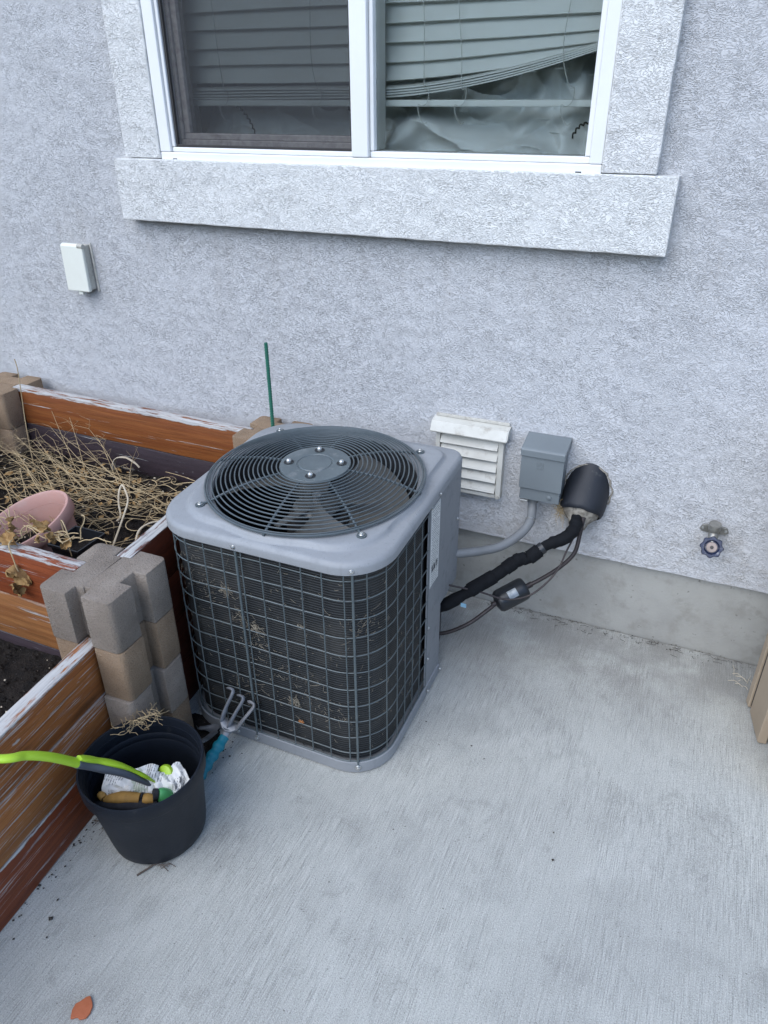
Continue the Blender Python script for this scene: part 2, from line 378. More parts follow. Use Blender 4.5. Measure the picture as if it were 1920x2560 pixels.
M['boxgrey'] = basic('grey_electrical_enamel', (.155,.175,.182), (.14,.158,.166), 6, .42, 0, .1, 500, .5, (.24,.24,.23), .25, 30, .62)
M['cream'] = basic('cream_plastic', (.70,.705,.63), (.66,.66,.58), 5, .4, 0, 0, 10, .5)
M['cream_dirty'] = basic('weathered_cream_plastic', (.52,.50,.44), (.42,.40,.35), 30, .6, 0, .2, 200, .3, (.22,.19,.16), .6, 60, .52)
M['ventwhite'] = basic('aged_white_vent_plastic', (.57,.555,.50), (.49,.475,.42), 9, .5, 0, .1, 300, .4, (.25,.215,.17), .6, 25, .52)
M['brass'] = basic('dull_brass_valve', (.30,.29,.26), (.20,.195,.175), 30, .42, .6, .2, 200, .5)
M['handwheel'] = basic('chipped_blue_handwheel', (.006,.012,.040), (.010,.018,.055), 20, .4, .1, 0, 10, .5, (.30,.30,.31), .9, 110, .53)
M['hubmetal'] = basic('pinkish_valve_hub', (.30,.24,.21), (.22,.18,.16), 30, .5, .3)
M['terracotta'] = basic('faded_pink_plastic', (.47,.275,.235), (.42,.24,.205), 6, .55, 0, .2, 200, .3, (.47,.36,.32), .5, 14, .5)
M['straw'] = basic('dry_straw', (.44,.335,.195), (.33,.24,.13), 30, .8, 0, .3, 200, .2)
M['lint'] = basic('dusty_lint', (.24,.21,.16), (.15,.125,.09), 60, .9)
M['straw_pale'] = basic('bleached_stalk', (.56,.49,.38), (.46,.38,.27), 20, .75, 0, .3, 200, .2)
M['deadleaf'] = basic('withered_leaf', (.34,.21,.085), (.22,.125,.05), 60, .8, 0, .8, 120, .2)
M['stake'] = basic('green_coated_stake', (.012,.135,.085), (.010,.10,.066), 20, .45)
M['teal'] = basic('teal_rubber_grip', (.010,.20,.26), (.008,.15,.20), 14, .5, 0, .2, 300, .4, (.05,.05,.05), .5, 22, .56)
M['cast'] = basic('cast_aluminium', (.30,.305,.32), (.23,.235,.25), 30, .5, .25, .3, 200, .5)
M['worn_steel'] = basic('dull_grey_steel', (.16,.165,.175), (.11,.115,.12), 30, .55, .3, .2, 200, .4, (.05,.045,.04), .5, 40, .52)
M['lime'] = basic('lime_plastic', (.36,.56,.030), (.33,.52,.028), 8, .38, 0, 0, 10, .5)
M['slate'] = basic('slate_grey_rubber', (.075,.085,.105), (.06,.07,.088), 12, .55)
M['green'] = basic('green_rubber', (.08,.35,.12), (.06,.29,.10), 12, .5)
M['leather'] = basic('tan_glove_leather', (.36,.205,.055), (.28,.155,.04), 40, .7, 0, .6, 150, .3, (.10,.07,.03), .5, 50, .56)
M['glovefabric'] = basic('dark_glove_fabric', (.020,.021,.026), (.030,.031,.036), 60, .85, 0, .6, 300, .2)
def paper_mat():
    t = NT('crumpled_printed_packet'); l = t.co(rand=False)
    x, y, z = t.sep(l)
    rows = t.step(t.math('SINE', t.math('MULTIPLY', t.math('ADD', x, t.math('MULTIPLY', y, .35)), 2*math.pi/.0062)), .0, .5)
    ink = t.step(t.noise(t.co((60, 240, 240), rand=False), 1, 2, .6), .40, .50)
    blockm = t.step(t.noise(t.co((26, 26, 26), rand=False), 1, 1, .5), .42, .48)
    c = t.mix(t.math('MULTIPLY', t.math('MULTIPLY', rows, ink), t.math('MULTIPLY', blockm, .75)), (.66,.66,.64), (.06,.06,.07))
    c = t.mix(t.math('MULTIPLY', t.step(t.noise(t.co((18,18,18)), 1, 3, .6), .60, .66), .7), c, (.30,.36,.27))
    return t.set(c, .55, 0, t.bump(t.noise(t.co(), 40, 4, .6), .5, .004), .4)
M['paper'] = paper_mat()
M['leafred'] = basic('terracotta_shard', (.42,.135,.065), (.36,.11,.05), 40, .75, 0, .5, 200, .2)
M['orangeleaf'] = basic('orange_dry_leaf', (.30,.12,.03), (.22,.075,.02), 60, .7)
M['twig'] = basic('grey_brown_twig', (.12,.095,.075), (.08,.062,.05), 40, .85, 0, .6, 200, .2)
M['debris'] = basic('dark_debris', (.03,.026,.022), (.05,.04,.032), 40, .9)
M['slat'] = basic('white_blind_slat', (.80,.80,.77), (.76,.76,.73), 5, .5)
M['cord'] = basic('blind_cord', (.60,.60,.57), (.5,.5,.47), 5, .8)
M['blanket'] = basic('pale_fleece_blanket', (.82,.83,.82), (.77,.78,.77), 12, .95, 0, .5, 400, .1)
M['trimyarn'] = basic('black_blanket_edging', (.012,.012,.013), (.02,.02,.02), 50, .95)
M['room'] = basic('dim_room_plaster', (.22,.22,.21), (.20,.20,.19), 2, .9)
M['bluetag'] = basic('pale_blue_tag', (.25,.45,.58), (.22,.40,.52), 20, .5)
M['silver'] = basic('silver_foil_label', (.30,.32,.33), (.18,.20,.21), 60, .35, .4)
def glass_mat():
    t = NT('window_glass'); t.t.nodes.remove(t.bs)
    tr = t.n('ShaderNodeBsdfTransparent'); tr.inputs[0].default_value = (.945,.975,.97,1)
    gl = t.n('ShaderNodeBsdfGlossy'); gl.inputs['Roughness'].default_value = .015
    fr = t.n('ShaderNodeFresnel'); fr.inputs[0].default_value = 1.6
    mx = t.n('ShaderNodeMixShader'); t.t.links.new(fr.outputs[0], mx.inputs[0]); t.t.links.new(tr.outputs[0], mx.inputs[1]); t.t.links.new(gl.outputs[0], mx.inputs[2])
    t.t.links.new(mx.outputs[0], t.out.inputs[0]); return t.m
def screen_mat():
    t = NT('insect_screen_mesh'); tr = t.n('ShaderNodeBsdfTransparent')
    t.set(basic_c, .7)
    mx = t.n('ShaderNodeMixShader'); mx.inputs[0].default_value = .50
    t.t.links.new(tr.outputs[0], mx.inputs[1]); t.t.links.new(t.bs.outputs[0], mx.inputs[2]); t.t.links.new(mx.outputs[0], t.out.inputs[0]); return t.m
basic_c = (.035,.036,.04)
M['glass'] = glass_mat(); M['screen'] = screen_mat()

# ------------------------------------------------------------------ setting
g = MB(); g.add([(-150,-150,-.13),(150,-150,-.13),(150,150,-.13),(-150,150,-.13)], [(0,1,2,3)])
mk('ground', g, M['ground'], kind='structure')
def horizon_blocker():
    def f(u, v):
        a = R(-170+160*u); d = 55+14*v; p = Vector((math.cos(a)*d, math.sin(a)*d, 0))
        h = 13.5+2.2*mnoise.noise(p*.06)+1.6*mnoise.noise(p*.25)+.7*mnoise.noise(p*.9)
        return (p.x, p.y, -.2+h*math.sin(min(1.0, v*1.25)*math.pi/2)**.6)
    return MB().grid(220, 10, f)
mk('horizon_blocker', horizon_blocker(), M['blocker'], kind='structure')  # unseen ridge added to hide the bright horizon from the window reflection
def slab_pts():
    mb = MB()
    # long gentle waves keep the top from being a dead plane
    nx, ny = 60, 60
    x0, x1, y0, y1 = -1.30, 3.2, -4.6, -.007
    def f(u, v):
        x, y = x0+(x1-x0)*u, y0+(y1-y0)*v
        edge = min(u, 1-u, v, 1-v)
        return (x, y, .0012*mnoise.noise(Vector((x*2.2, y*2.2, 3))) if edge > .01 else -.001)
    mb.grid(nx, ny, f)
    mb.add([(x0,y0,-.001),(x1,y0,-.001),(x1,y1,-.001),(x0,y1,-.001),(x0,y0,-.13),(x1,y0,-.13),(x1,y1,-.13),(x0,y1,-.13)], [(0,1,5,4),(1,2,6,5),(2,3,7,6),(3,0,4,7)])
    return mb
mk('patio', slab_pts(), M['slab'], kind='structure', smooth=True, origin=(0, -.6, 0))

# house wall with a window
WY = -.02
house = root('house_wall', (-.8, .1, -.13), 'pale grey textured stucco house wall with concrete footing and white window', 'house wall')
OX0, OX1, OZ0, OZ1 = -1.564, -.294, 1.320, 2.42
def wall_mb():
    mb = MB(); X0, X1, Z0, Z1 = -5.2, 4.2, .268, 3.3
    xs = [X0, OX0, OX1, X1]; zs = [Z0, OZ0, OZ1, Z1]
    for i in range(3):
        for j in range(3):
            if i == 1 and j == 1: continue
            mb.add([(xs[i],WY,zs[j]),(xs[i+1],WY,zs[j]),(xs[i+1],WY,zs[j+1]),(xs[i],WY,zs[j+1])], [(0,1,2,3)])
    yb = .16
    for a, b in (((OX0,OZ0),(OX1,OZ0)),((OX1,OZ0),(OX1,OZ1)),((OX1,OZ1),(OX0,OZ1)),((OX0,OZ1),(OX0,OZ0)),((X0,Z0),(X1,Z0)),((X0,Z1),(X1,Z1)),((X0,Z0),(X0,Z1)),((X1,Z0),(X1,Z1))):
        mb.add([(a[0],WY,a[1]),(b[0],WY,b[1]),(b[0],yb,b[1]),(a[0],yb,a[1])], [(0,1,2,3)])
    return mb
mk('stucco', wall_mb(), M['stucco'], house)
mk('foundation', MB().box(-5.15, 4.15, .0, .15, -.2, .266), M['foundation'], house)
# uneven drip edge where the stucco stops
def drip():
    mb = MB(); pts = []
    for i in range(260):
        x = -5.1+9.2*i/259
        pts.append((x, WY+.004, .268+.0025*mnoise.noise(Vector((x*14, 0, 0)))))
    return mb.tube(pts, [.0055+.0025*mnoise.noise(Vector((p[0]*30, 5, 0))) for p in pts], 6)
mk('stucco_drip_edge', drip(), M['stucco'], house, smooth=True)
def wob_box(x0, x1, y0, y1, z0, z1, n=40, amp=.0018, axis='x', seed=0):
    # long moulding with slightly uneven hand-floated edges
    mb = MB(); loops = []
    for i in range(n+1):
        t = i/n
        def q(k): return amp*mnoise.noise(Vector((t*n*.5, k*3.1, seed)))
        if axis == 'x':
            x = x0+(x1-x0)*t; loops.append([(x, y0+q(1), z0+q(2)), (x, y1, z0+q(2)), (x, y1, z1+q(3)), (x, y0+q(1), z1+q(3))])
        else:
            z = z0+(z1-z0)*t; loops.append([(x0+q(2), y0+q(1), z), (x1+q(3), y0+q(1), z), (x1+q(3), y1, z), (x0+q(2), y1, z)])
    return mb.loft(loops)
mk('window_sill', wob_box(-1.733, -.118, -.068, WY+.001, 1.153, 1.327, 60, seed=1), M['trim'], house, bevel=.003)
mk('window_trim', wob_box(-1.694, OX0+.0, -.058, WY+.001, 1.329, 2.42, 40, axis='z', seed=2), M['trim'], house, bevel=.003)
mk('window_trim', wob_box(OX1-.0, -.168, -.058, WY+.001, 1.329, 2.42, 40, axis='z', seed=3), M['trim'], house, bevel=.003)
mk('window_trim', wob_box(-1.71, -.15, -.062, WY+.001, 2.422, 2.53, 40, seed=4), M['trim'], house, bevel=.003)
FY = -.054
win = mk('window', MB().box(OX0, OX1, FY, .04, 1.320, 1.346), M['vinyl'], house, bevel=.003)
def wpart(n, b, m='vinyl', bev=.003): return mk(n, MB().box(*b), M[m], win, bevel=bev)
wpart('frame_jamb', (OX0, OX0+.037, FY, .04, 1.3465, 2.40)); wpart('frame_jamb', (OX1-.030, OX1, FY, .04, 1.3465, 2.40))
wpart('frame_head', (OX0, OX1, FY, .04, 2.401, 2.418))
wpart('mullion', (-.942, -.894, FY-.002, .04, 1.3465, 2.40))
wpart('frame_lip', (OX0+.0375, -.9425, FY+.008, .035, 1.3465, 1.359)); wpart('frame_lip', (OX0+.0375, OX0+.048, FY+.008, .035, 1.3595, 2.39))
wpart('glazing_bead', (-.8935, OX1-.0305, FY+.010, .035, 1.3465, 1.361)); wpart('glazing_bead', (-.8935, -.882, FY+.010, .035, 1.3615, 2.39)); wpart('glazing_bead', (OX1-.044, OX1-.0305, FY+.010, .035, 1.3615, 2.39))
for x in (-1.515, -.347):
    mk('weep_slot', MB().box(x-.007, x+.007, FY-.0010, FY+.004, 1.3262, 1.3300), M['screenframe'], win)
# left sliding sash behind an insect screen
wpart('screen_frame', (-1.515, -.943, -.040, -.030, 1.3595, 1.366), 'screenframe', .001); wpart('screen_frame', (-1.515, -1.508, -.040, -.030, 1.3665, 2.38), 'screenframe', .001)
wpart('screen_frame', (-.951, -.943, -.040, -.030, 1.3665, 2.38), 'screenframe', .001)
mk('insect_screen', MB().add([(-1.508,-.035,1.366),(-.951,-.035,1.366),(-.951,-.035,2.38),(-1.508,-.035,2.38)], [(0,1,2,3)]), M['screen'], win)
wpart('sash_rail', (-1.512, -.943, -.020, .024, 1.3595, 1.378), 'vinyl_dirty', .002); wpart('sash_rail', (-1.512, -.943, -.012, .02, 1.3785, 1.394), 'vinyl_dirty', .002)
wpart('sash_stile', (-1.513, -1.500, -.020, .024, 1.3785, 2.38), 'vinyl_dirty', .002); wpart('sash_stile', (-1.4995, -1.482, -.012, .02, 1.3945, 2.38), 'vinyl_dirty', .002)
mk('glass_pane', MB().box(-1.482, -.943, .002, .006, 1.394, 2.38), M['glass'], win)
mk('glass_pane', MB().box(-.882, OX1-.044, -.026, -.022, 1.361, 2.39), M['glass'], win)
# room behind
def room():
    mb = MB(); x0, x1, y0, y1, z0, z1 = -3.2, 1.6, .162, 3.4, .3, 2.75
    mb.add([(x0,y0,z0),(x1,y0,z0),(x1,y1,z0),(x0,y1,z0),(x0,y0,z1),(x1,y0,z1),(x1,y1,z1),(x0,y1,z1)], [(0,1,2,3),(4,5,6,7),(1,2,6,5),(2,3,7,6),(3,0,4,7)])
    # inner face of the window wall around the opening
    xs = [x0, OX0, OX1, x1]; zs = [z0, OZ0, OZ1, z1]
    for i in range(3):
        for j in range(3):
            if i == 1 and j == 1: continue
            mb.add([(xs[i],y0,zs[j]),(xs[i+1],y0,zs[j]),(xs[i+1],y0,zs[j+1]),(xs[i],y0,zs[j+1])], [(0,1,2,3)])
    return mb
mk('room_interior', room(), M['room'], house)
mk('inner_sill', MB().box(OX0, OX1, .042, .26, 1.30, 1.335), M['vinyl'], house, bevel=.004)

# blind
bl = root('window_blind', (-.95, .1, 2.38), 'white horizontal slat blind with its lower slats bent upward on the right', 'blind')
BX0, BX1, BY = -1.55, -.325, .075
def lift(x, a):
    t = max(0.0, (x+.93)/.60); return a*t**1.7
def slat(z, a, tilt, w=.050, ext=0.0, y=BY):
    def f(u, v):
        x = BX0+(BX1-BX0)*u; s = (v-.5)*w; crown = .0025*(1-(2*v-1)**2)
        return (x, y+s*math.cos(tilt)+crown*math.sin(tilt), z+s*math.sin(tilt)+crown*math.cos(tilt)+lift(x, a)+.0012*math.sin(x*7+z*90))
    mb = MB(); g_ = lambda u, v: (lambda p: (p[0], p[1]+.0030*math.sin(tilt), p[2]-.0030*math.cos(tilt)))(f(u, v))
    mb.loft([[f(i/40, j/4) for j in range(5)]+[g_(i/40, j/4) for j in range(4, -1, -1)] for i in range(41)]); return mb
for k in range(4):
    mk('slat', slat(1.487+.0068*k, .105-.004*k, R(8)), M['slat'], bl, smooth=True)
for k, (z, a) in enumerate(((1.543,.062),(1.586,.034),(1.628,.016),(1.671,.006))):
    mk('slat', slat(z, a, R(64)), M['slat'], bl, smooth=True)
z = 1.714
while z < 2.33:
    mk('slat', slat(z, 0, R(64)), M['slat'], bl, smooth=True); z += .0430
mk('bottom_rail', MB().box(BX0, BX1, BY-.024, BY+.024, 1.462, 1.478), M['slat'], bl, bevel=.003)
mk('head_rail', MB().box(BX0, BX1, BY-.025, BY+.025, 2.345, 2.395), M['slat'], bl, bevel=.003)
for x, w in ((-1.40,.004),(-1.10,.003),(-.79,.012),(-.69,.009),(-.42,.013)):
    pts = [(x+w*math.sin(k*1.7+x*9)*(1 if k < 9 else .3), BY-.030, 1.475+.1*k) for k in range(10)]
    loop = [(x+.012+.014*math.sin(k*1.1), BY-.032-.002*k, 1.505-.012*k+.010*math.sin(k*1.9)) for k in range(8)]
    mk('lift_cord', MB().tube(spline(loop[::-1]+pts[1:], 5), .0011, 5), M['cord'], bl)
# blanket bunched on the inner sill
RIDGES = [([(-.900,1.350),(-.865,1.385),(-.815,1.424),(-.740,1.398),(-.638,1.372),(-.446,1.345)], .032, .070),
          ([(-.885,1.405),(-.854,1.434),(-.770,1.425),(-.696,1.419),(-.580,1.460)], .024, .040),
          ([(-.560,1.378),(-.520,1.430),(-.480,1.545)], .026, .050), ([(-.412,1.340),(-.430,1.400),(-.400,1.460),(-.395,1.53)], .030, .072),
          ([(-.807,1.417),(-.685,1.384),(-.568,1.380)], .016, .062), ([(-.36,1.34),(-.345,1.40),(-.33,1.44)], .022, .060), ([(-.72,1.46),(-.64,1.50),(-.56,1.54)], .024, .030),
          ([(-1.52,1.36),(-1.47,1.44),(-1.40,1.47),(-1.34,1.38)], .040, .040), ([(-1.32,1.40),(-1.2,1.47),(-1.05,1.46),(-.98,1.40)], .050, .030), ([(-1.25,1.345),(-1.12,1.37),(-1.0,1.345)], .03, .05)]
def segd(p, a, b):
    ax, az = a; bx, bz = b; dx, dz = bx-ax, bz-az; t = max(0, min(1, ((p[0]-ax)*dx+(p[1]-az)*dz)/(dx*dx+dz*dz)))
    return (p[0]-ax-dx*t, p[1]-az-dz*t)
def blanket():
    mb = MB()
    def f(u, v):
        x, z = -1.54+1.22*u, 1.337+.27*v
        base = .165+.10*v+.010*mnoise.noise(Vector((x*9, z*12, 2)))
        rg_ = lambda a, b, k: (1-abs(mnoise.noise(Vector((x*a+z*b, z*a*1.5-x*b, k)))))**5
        base -= .034*rg_(4.5, 3.2, 1.0)+.014*rg_(8, -5, 4.0)
        best = 0.0
        for P, w, h in RIDGES:
            for i in range(len(P)-1):
                ex, ez = segd((x, z), P[i], P[i+1]); d = math.hypot(ex, ez)
                k = w*(1.25 if ez > 0 else .80)           # steeper on the underside of each fold
                best = max(best, h*.85*math.exp(-(d/k)**2)*(1+.10*mnoise.noise(Vector((x*30, z*30, 7)))))
        return (x, base-best, z)
    return mb.grid(230, 90, f)
bk = root('blanket', (-.9, .16, 1.336), 'crumpled pale fleece blanket heaped on the sill inside the window', 'blanket')
mk('fleece', blanket(), M['blanket'], bk, smooth=True)
def scallop(a, b, n, amp, y):
    a, b = Vector(a), Vector(b); d = (b-a); pr = Vector((-d.z, 0, d.x)).normalized(); pts = []
    for i in range(n*8+1):
        t = i/(n*8); pts.append(a+d*t+pr*amp*abs(math.sin(t*n*math.pi))+pr*.012*math.sin(t*math.pi))
    return MB().tube(pts, .0022, 6)
mk('scalloped_edging', scallop((-.395,.085,1.392),(-.345,.085,1.425),5,.006,.1), M['trimyarn'], bk)
mk('scalloped_edging', scallop((-1.40,.10,1.47),(-1.33,.10,1.375),8,.006,.1), M['trimyarn'], bk)
mk('scalloped_edging', scallop((-1.03,.10,1.465),(-1.015,.10,1.385),7,.005,.1), M['trimyarn'], bk)

# ------------------------------------------------------------------ raised bed
bed = root('raised_garden_bed', (-1.7, -.6, 0), 'raised garden bed of peeling stained boards slotted into grey and tan concrete blocks', 'garden bed')
BH = .1397
def half_block(sgn, s=.199, slot=.046, dep=.034, h=BH-.0012):
    a = s/2; q = slot/2
    P = [(-.0018,-a+dep),(-q,-a+dep),(-q,-a),(-a,-a),(-a,-q),(-a+dep,-q),(-a+dep,q),(-a,q),(-a,a),(-q,a),(-q,a-dep),(-.0018,a-dep)]
    # round the outer corners
    out = []
    for i, p in enumerate(P):
        if abs(abs(p[0])-a) < 1e-6 and abs(abs(p[1])-a) < 1e-6:
            r = .015; sx = 1 if p[0] < 0 else -1; sy = 1 if p[1] < 0 else -1
            c = (p[0]+sx*r, p[1]+sy*r)
            a0 = math.atan2(-sy, 0); arc = [math.pi*1.5, math.pi*1.0] if p[1] < 0 else [math.pi*1.0, math.pi*.5]
            for k in range(5):
                t = arc[0]+(arc[1]-arc[0])*k/4
                out.append((c[0]+r*math.cos(t), c[1]+r*math.sin(t)))
        else: out.append(p)
    if sgn > 0: out = [(-x, y) for x, y in out][::-1]
    mb = MB().prism([(x, y, 0) for x, y in out], (0, 0, h))
    me = bpy.data.meshes.new('block'); me.from_pydata(mb.v, [], mb.f); finish(me, True, .0028, 2); return me
hb = [half_block(-1), half_block(1)]
hb_t = [m.copy() for m in hb]
for m in hb: m.materials.append(M['block_grey'])
for m in hb_t: m.materials.append(M['block_tan'])
def stack(cx, cy, rot, n, z0=0.0, pat='gtgt', jit=.004):
    for k in range(n):
        for s in (0, 1):
            me = (hb if pat[n-1-k] == 'g' else hb_t)[s]
            o = bpy.data.objects.new('block', me); col.objects.link(o)
            place(o, (cx+rnd.uniform(-jit, jit), cy+rnd.uniform(-jit, jit), z0+k*BH+.0003), bed); o.rotation_euler = (0, 0, rot+rnd.uniform(-.02, .02))
stack(-1.139, -.985, R(1), 4)
stack(-2.367, -.150, R(90), 4, pat='tttt')
stack(-1.203, -.142, R(90), 4, pat='tttt')
def board(p0, p1, z, mat, h=BH-.002, th=.038):
    a, b = Vector((p0[0], p0[1], z)), Vector((p1[0], p1[1], z)); L = (b-a).length
    mb = MB(); loops = []; n = max(4, int(L/.06)); sd_ = rnd.uniform(0, 99)
    for i in range(n+1):
        x = -L/2+L*i/n
        q = lambda k: .0011*mnoise.noise(Vector((x*7+sd_, k*5, 0)))
        loops.append([(x,-th/2+q(1),q(2)),(x,th/2+q(3),q(2)),(x,th/2+q(3),h+q(4)),(x,-th/2+q(1),h+q(4))])
    mb.loft(loops)
    me = bpy.data.meshes.new('board'); me.from_pydata(mb.v, [], mb.f); finish(me, True, .0032, 2); me.materials.append(M[mat])
    o = bpy.data.objects.new('board', me); col.objects.link(o); place(o, (a+b)/2, bed); o.rotation_euler = (0, 0, math.atan2(b.y-a.y, b.x-a.x)); return o
for k, m in enumerate(('wood_purple','wood_purple','wood_golden','wood_red')): board((-2.75,-.985), (-1.206,-.986), k*BH, m)
for k, m in enumerate(('wood_dark','wood_dark','wood_dark','wood_darktop')): board((-1.200,-.214), (-1.141,-.920), k*BH, m)
for k, m in enumerate(('wood_purple','wood_purple','wood_purple','wood_orange')): board((-2.300,-.148), (-1.272,-.166), k*BH, m)
for k, m in enumerate(('wood_purple','wood_purple','wood_purple','wood_orange')): board((-2.362,-.218), (-2.40,-.93), k*BH, m)
for k, m in enumerate(('wood_red','wood_streak2','wood_streak')): board((-1.023,-2.45), (-1.1425,-1.054), k*BH, m)
for k in range(3): board((-2.3,-2.46), (-1.06,-2.47), k*BH, 'wood_golden'); board((-2.3,-2.44), (-2.3,-1.01), k*BH, 'wood_golden')
def soil(name, x0, x1, y0, y1, z0, amp, skew=None):
    def f(u, v):
        y = y0+(y1-y0)*v
        xr = x1 if skew is None else x1+(y1-y)*skew
        x = x0+(xr-x0)*u
        p = Vector((x, y, 0))
        return (x, y, z0+amp*(mnoise.fractal(p*7, .9, 2.2, 4)*.7+mnoise.fractal(p*32, .8, 2.1, 3)*.32+abs(mnoise.noise(p*85))*.10))
    mb = MB(); mb.grid(170, 150, f)
    return mk(name, mb, M['soil'], smooth=True, kind='structure')
soil('soil', -2.42, -1.165, -.968, -.185, .318, .020)
soil('soil', -2.28, -1.165, -2.44, -1.006, .250, .018, .085)

# soil crumbs and pale grit
def crumbs(name, n, x0, x1, y0, y1, z, mat, smin, smax, seed):
    r = random.Random(seed); mb = MB()
    for _ in range(n):
        c = Vector((r.uniform(x0, x1), r.uniform(y0, y1), z+r.uniform(-.006, .012))); s = r.uniform(smin, smax)
        vs_ = [c+Vector((r.gauss(0,1), r.gauss(0,1), r.gauss(0,.8))).normalized()*s*r.uniform(.6,1.2) for _ in range(6)]
        mb.add([c+Vector((s*r.uniform(.6,1.2),0,0)), c+Vector((-s*r.uniform(.6,1.2),0,0)), c+Vector((0,s*r.uniform(.5,1.1),0)), c+Vector((0,-s*r.uniform(.5,1.1),0)), c+Vector((0,0,s*r.uniform(.4,.9))), c+Vector((0,0,-s*.6))],
               [(0,2,4),(2,1,4),(1,3,4),(3,0,4),(2,0,5),(1,2,5),(3,1,5),(0,3,5)])
    return mk(name, mb, mat, kind='stuff')
tag(crumbs('soil_crumbs', 2600, -2.3, -1.17, -.95, -.19, .325, M['soil'], .003, .010, 1), 'dark crumbly soil clods lying over the planting bed', 'soil')
tag(crumbs('soil_crumbs', 1600, -1.75, -1.18, -1.9, -1.02, .256, M['soil'], .003, .010, 2), 'dark crumbly soil clods behind the streaky diagonal boards', 'soil')
tag(crumbs('pale_grit', 170, -2.3, -1.2, -.95, -.22, .332, M['straw_pale'], .002, .006, 3), 'pale grit and bark flecks scattered over the dark bed soil', 'grit')
tag(crumbs('pale_grit', 60, -1.7, -1.2, -1.9, -1.02, .262, M['straw_pale'], .0015, .004, 4), 'pale grit flecks on the dark soil behind the diagonal boards', 'grit')

# dry straw
def straw():
    r = random.Random(11); mb = MB()
    def stem(p, ang, L, rise, rad, hairs, sag=.03):
        d = Vector((math.cos(ang), math.sin(ang), 0)); side = Vector((-d.y, d.x, 0)); pts = []; w = r.uniform(-.05, .05)
        for i in range(9):
            t = i/8; q = p+d*L*t+side*w*math.sin(t*math.pi)*L+Vector((0,0,rise*t-sag*t*t+.004*math.sin(t*9+L*40)))
            q.z = max(q.z, .325); pts.append(q)
        mb.tube(pts, [rad*(1-.6*i/8) for i in range(9)], 4)
        for _ in range(hairs):
            i = r.randint(3, 8); a = ang+r.uniform(-1.0, 1.0); l = r.uniform(.03, .09); q = pts[i]
            e = [q, q+Vector((math.cos(a)*l*.5, math.sin(a)*l*.5, r.uniform(-.004,.02))), q+Vector((math.cos(a+.5)*l, math.sin(a+.5)*l, r.uniform(-.012,.025)))]
            mb.tube(e, [rad*.45, rad*.35, rad*.2], 3)
    for _ in range(38):
        stem(Vector((r.uniform(-2.3,-1.75), r.uniform(-.62,-.26), r.uniform(.335,.385))), R(r.gauss(-22, 16)), r.uniform(.28,.66), r.uniform(-.01,.05), r.uniform(.0010,.0019), r.randint(1,6))
    for _ in range(38):
        stem(Vector((r.uniform(-1.75,-1.3), r.uniform(-.8,-.25), r.uniform(.335,.36))), R(r.uniform(-60, 200)), r.uniform(.08,.28), r.uniform(0,.03), r.uniform(.0010,.0018), r.randint(0,3))
    for _ in range(22):    # upright feathery ends at the left
        stem(Vector((r.uniform(-1.98,-1.62), r.uniform(-.46,-.30), .345)), R(r.gauss(158, 18)), r.uniform(.16,.38), r.uniform(.06,.16), .0013, r.randint(5,9), .0)
    for _ in range(260):   # fine curls
        p = Vector((r.gauss(-1.86,.19), r.gauss(-.40,.075), r.uniform(.332,.372))); a = r.uniform(0, 6.3); k = r.uniform(-60,60); l = r.uniform(.03,.09); pts = []; sl_ = r.uniform(-.15,.3)
        for i in range(8):
            pts.append(p.copy()); p = p+Vector((math.cos(a), math.sin(a), sl_))*l/7; a += k*l/7
        if min(q.y for q in pts) > -.94 and max(q.y for q in pts) < -.2: mb.tube(pts, .0008, 3)
    for _ in range(110):   # matted roots near the unit
        p = Vector((r.gauss(-1.42,.11), r.gauss(-.36,.09), r.uniform(.332,.365))); a = r.uniform(0, 6.3); k = r.uniform(-45,45); l = r.uniform(.04,.13); pts = []; sl_ = r.uniform(-.12,.2)
        for i in range(10):
            pts.append(p.copy()); p = p+Vector((math.cos(a), math.sin(a), sl_))*l/9; a += k*l/9; p.z = max(p.z, .326)
        if min(q.y for q in pts) > -.94 and max(q.y for q in pts) < -.2: mb.tube(pts, r.uniform(.0009,.0018), 4)
    return mk('dry_straw', mb, M['straw'], kind='stuff', smooth=True)
tag(straw(), 'tangle of dry tan straw and stems lying across the planting bed', 'straw')
def flakes():
    r = random.Random(17); mb = MB()
    for _ in range(260):
        p = Vector((r.uniform(-2.25,-1.2) if r.random() < .6 else r.gauss(-1.85,.15), r.uniform(-.93,-.22) if r.random() < .6 else r.gauss(-.42,.09), r.uniform(.333,.352)))
        if not -.94 < p.y < -.21: continue
        a = r.uniform(0, 6.3); L, w = r.uniform(.006,.020), r.uniform(.003,.008); d = Vector((math.cos(a), math.sin(a), r.uniform(-.3,.5)))*L; q = Vector((-math.sin(a), math.cos(a), r.uniform(-.5,.5)))*w
        mb.add([p-d, p+q+Vector((0,0,.004)), p+d, p-q, p+Vector((0,0,r.uniform(-.004,.005)))], [(0,1,4),(1,2,4),(2,3,4),(3,0,4)])
    return mb
tag(mk('leaf_litter', flakes(), M['deadleaf'], kind='stuff'), 'small brown dead leaf scraps strewn through the straw in the bed', 'leaf litter')
tag(mk('dry_stalk', MB().tube(spline([(-1.470,-.64,.335),(-1.515,-.53,.372),(-1.535,-.478,.398),(-1.560,-.455,.418),(-1.585,-.440,.425),(-1.588,-.455,.405),(-1.578,-.475,.378),(-1.555,-.50,.352),(-1.560,-.515,.340)]), .0030, 6), M['straw_pale'], smooth=True),
    'bleached white stalk bent into a narrow hoop in the bed beside the unit', 'dry stalk')
